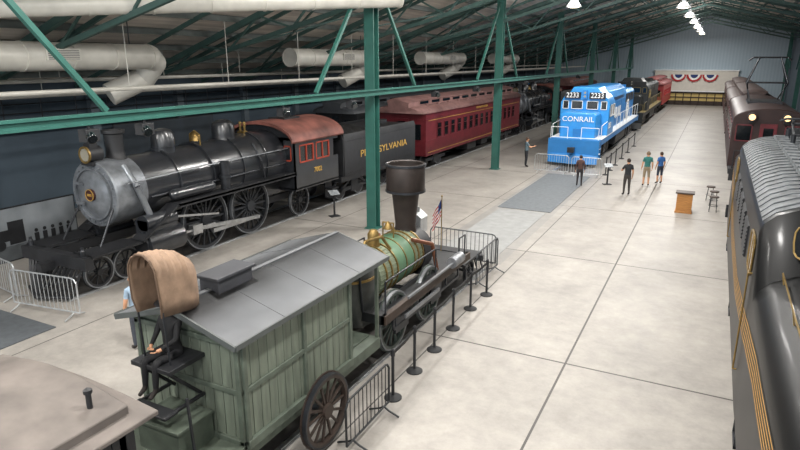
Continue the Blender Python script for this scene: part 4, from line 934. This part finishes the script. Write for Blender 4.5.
# ------------------------------------------------------------------ people
def cloth(n,h): return mat('cloth_'+n,h,.85,0,.15,12)
SKIN=mat('skin','#c2906f',.55,0,.06,8)
def person(x,y,rz,label,h=1.75,shirt='#556',pants='#334',hair='#3a2a20',sleeve='short',legs='long',pose=None,z=0,shoe='#26211f',group=None,hat=False):
    global SH
    s=h/1.78
    J={'pel':(0,0,.95),'sp':(0,.005,1.1),'ch':(0,0,1.28),'uc':(0,-.01,1.42),'nk':(0,.0,1.51),'hb':(0,.02,1.57),'hm':(0,.025,1.65),'ht':(0,.01,1.745),
       'shL':(-.17,-.01,1.42),'elL':(-.235,-.02,1.14),'wrL':(-.25,.06,.91),'paL':(-.25,.08,.84),
       'shR':(.17,-.01,1.42),'elR':(.235,-.02,1.14),'wrR':(.25,.06,.91),'paR':(.25,.08,.84),
       'hiL':(-.095,0,.88),'knL':(-.11,.02,.49),'anL':(-.12,-.01,.08),'toL':(-.135,.16,.035),
       'hiR':(.095,0,.88),'knR':(.11,.0,.49),'anR':(.12,-.04,.08),'toR':(.135,.13,.035)}
    if pose: J.update(pose)
    R={'pel':(.155,.115),'sp':(.14,.105),'ch':(.165,.12),'uc':(.13,.09),'nk':(.056,.056),'hb':(.068,.075),'hm':(.078,.095),'ht':(.05,.06),
       'sh':(.062,.062),'el':(.044,.044),'wr':(.029,.029),'pa':(.036,.02),'hi':(.095,.095),'kn':(.062,.062),'an':(.042,.042),'to':(.036,.03)}
    E=[('pel','sp'),('sp','ch'),('ch','uc'),('uc','nk'),('nk','hb'),('hb','hm'),('hm','ht')]
    for q in 'LR': E+=[('uc','sh'+q),('sh'+q,'el'+q),('el'+q,'wr'+q),('wr'+q,'pa'+q),('pel','hi'+q),('hi'+q,'kn'+q),('kn'+q,'an'+q),('an'+q,'to'+q)]
    keys=list(J); idx={k:i for i,k in enumerate(keys)}
    V=[Vector(J[k]) for k in keys]; Ed=[(idx[a],idx[b_]) for a,b_ in E]
    Rad=[R[k] if k in R else R[k[:2]] for k in keys]; roots=[idx['pel']]
    for q in 'LR':
        wr=Vector(J['wr'+q]); pa=Vector(J['pa'+q]); d=(pa-wr).normalized()
        side=Vector((0,1,0)) if abs(d.y)<.8 else Vector((1,0,0)); side=(side-d*side.dot(d)).normalized()
        nrm=d.cross(side)*(1 if q=='L' else -1)
        for k,(o,l) in enumerate(((-.028,.07),(-.01,.08),(.009,.075),(.027,.06))):
            a=pa+side*o+d*.005; b_=a+d*l*.55+nrm*.004; c=b_+d*l*.4+nrm*.02; i0=len(V)
            V+=[a,b_,c]; Ed+=[(i0,i0+1),(i0+1,i0+2)]; Rad+=[(.009,.009),(.0085,.0085),(.007,.007)]; roots.append(i0)
        a=wr.lerp(pa,.5)+side*.025; b_=a+side*.025+d*.03; c=b_+d*.03; i0=len(V); V+=[a,b_,c]; Ed+=[(i0,i0+1),(i0+1,i0+2)]; Rad+=[(.011,.011),(.009,.009),(.008,.008)]; roots.append(i0)
    me=bpy.data.meshes.new('skin'); me.from_pydata([v*s for v in V],Ed,[]); o=bpy.data.objects.new('skin',me); COL.objects.link(o)
    m=o.modifiers.new('s','SKIN'); m.use_smooth_shade=True
    for i,(a,b_) in enumerate(Rad): me.skin_vertices[0].data[i].radius=(a*s,b_*s); me.skin_vertices[0].data[i].use_root=(i in roots)
    sb=o.modifiers.new('d','SUBSURF'); sb.levels=2; sb.render_levels=2
    bpy.context.view_layer.update()
    m2=bpy.data.meshes.new_from_object(o.evaluated_get(bpy.context.evaluated_depsgraph_get())); bpy.data.objects.remove(o)
    m2.materials.clear()
    for mm in (SKIN,cloth(shirt,shirt),cloth(pants,pants),cloth(shoe,shoe)): m2.materials.append(mm)
    for p in m2.polygons:
        c=p.center/s; best=None
        for a,b_ in E:
            A=Vector(J[a]);B_=Vector(J[b_]); t=max(0,min(1,(c-A).dot(B_-A)/max(1e-6,(B_-A).length_squared))); d=(c-A.lerp(B_,t)).length
            rr=(R[b_] if b_ in R else R[b_[:2]])[0]; d-=rr*.8
            if best is None or d<best[0]: best=(d,a,b_,t)
        _,a,b_,t=best; k=b_[:2]
        mi=1
        if b_ in('nk','hb','hm','ht'): mi=0 if not(b_=='nk' and t<.35) else 1
        elif k=='el': mi=1 if (sleeve=='long' or t<.65) else 0
        elif k=='wr': mi=1 if sleeve=='long' else 0
        elif k=='pa': mi=0
        elif k in('hi','kn'): mi=2
        elif k=='an': mi=(2 if legs=='long' else (2 if t<.1 else 0)) if t<.9 else 3
        elif k=='to': mi=3
        elif b_=='sp' and t<.25: mi=2
        p.material_index=mi; p.use_smooth=True
    bo=bpy.data.objects.new('person',m2); COL.objects.link(bo); bo.location=(x,y,z); bo.rotation_euler=(0,0,rz)
    tl(bo,label,'person',group)
    SH=Vector((0,0,0))
    hm=Vector(J['hm'])*s
    g=G(); vs=[];fs=[]; nn,kk=16,9
    for k in range(kk+1):
        ph=math.radians(-35+125*k/kk)
        for i in range(nn):
            th=2*math.pi*i/nn; front=math.sin(th)
            pp=ph if front<.25 else max(ph,math.radians(28)*front)
            vs.append(hm+Vector((.092*s*math.cos(pp)*math.cos(th),-.01*s+.108*s*math.cos(pp)*front,.012*s+.112*s*math.sin(pp))))
    for k in range(kk):
        for i in range(nn): j=(i+1)%nn; fs.append((k*nn+i,k*nn+j,(k+1)*nn+j,(k+1)*nn+i))
    g.add(vs,fs); g.obj('hair',cloth('hair'+hair,hair),bo)
    if hat:
        g=G(); g.rev(hm+Vector((0,-.01,.05)),(0,0,1),[(.17,0),(.17,.01),(.105,.02),(.1,.12),(.08,.14),(0,.145)],18); g.obj('hat',BLK2,bo)
    g=G(); g.loft([[hm+Vector((dx*s,.088*s,dz*s)) for dx,dz in ((-.016,-.035),(.016,-.035),(.006,.01),(-.006,.01))],[hm+Vector((dx*s,.118*s,dz*s)) for dx,dz in ((-.009,-.03),(.009,-.03),(.003,-.01),(-.003,-.01))]]); g.obj('nose',SKIN,bo)
    for q in (-1,1):
        g=G(); g.ball(hm+Vector((q*.031,.088,.01))*s,.011*s,8,k=6); g.obj('eye',BLK2,bo)
        g=G(); g.ball(hm+Vector((q*.085,.0,-.01))*s,.022*s,8,zs=1.5,k=6); g.obj('ear',SKIN,bo)
    g=G(); g.b(hm.x-.022*s,hm.x+.022*s,hm.y+.086*s,hm.y+.093*s,hm.z-.056*s,hm.z-.05*s); g.obj('mouth',mat('lips','#8f5348',.5),bo)
    return bo
R_=math.radians
person(-10.7,8.2,R_(75),'visitor with grey hair in pale blue shirt standing by tender',1.78,'#8fa3b6','#3c4048','#8b8784')
person(-9.6,35.2,R_(-60),'visitor in grey blue shirt leaning toward blue locomotive',1.78,'#5c6f78','#23262b','#3a2a20',pose={'elR':(.25,.15,1.2),'wrR':(.2,.38,1.25),'paR':(.19,.45,1.27)})
person(-5.6,30.8,R_(10),'visitor in dark brown jacket looking at blue locomotive',1.6,'#4a3430','#2a2729','#2b211c','long')
person(-3.2,29.7,R_(25),'visitor in black shirt and dark trousers watching the locomotive',1.76,'#222428','#383431','#2b211c','short',pose={'elL':(-.26,.12,1.17),'wrL':(-.12,.3,1.2),'paL':(-.07,.33,1.22)})
person(-2.6,32.4,R_(15),'visitor in teal shirt and khaki shorts standing with child',1.78,'#2c6a66','#8b7c66','#6b5a48','short','shorts')
person(-2.05,33.4,R_(40),'younger visitor in blue shirt and dark shorts',1.66,'#2f5f9c','#2b3242','#3a2a20','short','shorts')
person(TX-.02,5.42,math.pi,'seated figure in black coat and brimmed hat under canvas hood',1.66,'#141416','#17171a','#2b211c','long',z=1.36,hat=True,
  pose={'knL':(-.11,.42,.93),'anL':(-.11,.47,.5),'toL':(-.11,.6,.42),'knR':(.11,.42,.93),'anR':(.11,.47,.5),'toR':(.11,.6,.42),
        'elL':(-.21,.1,1.18),'wrL':(-.1,.3,1.08),'paL':(-.06,.35,1.06),'elR':(.21,.1,1.18),'wrR':(.1,.3,1.1),'paR':(.05,.34,1.09)})

# ------------------------------------------------------------------ world + camera
w=bpy.data.worlds.new('w'); SC.world=w; w.use_nodes=True
w.node_tree.nodes['Background'].inputs[0].default_value=(.86,.93,1,1); w.node_tree.nodes['Background'].inputs[1].default_value=1.6
cd=bpy.data.cameras.new('camera'); cam=bpy.data.objects.new('camera',cd); COL.objects.link(cam)
cam.location=(0,0,6.2); cam.rotation_euler=(R_(90-15.4),0,R_(27.2)); cd.lens=27; cd.sensor_width=36; cd.clip_end=300
SC.camera=cam
SC.view_settings.view_transform='Standard'
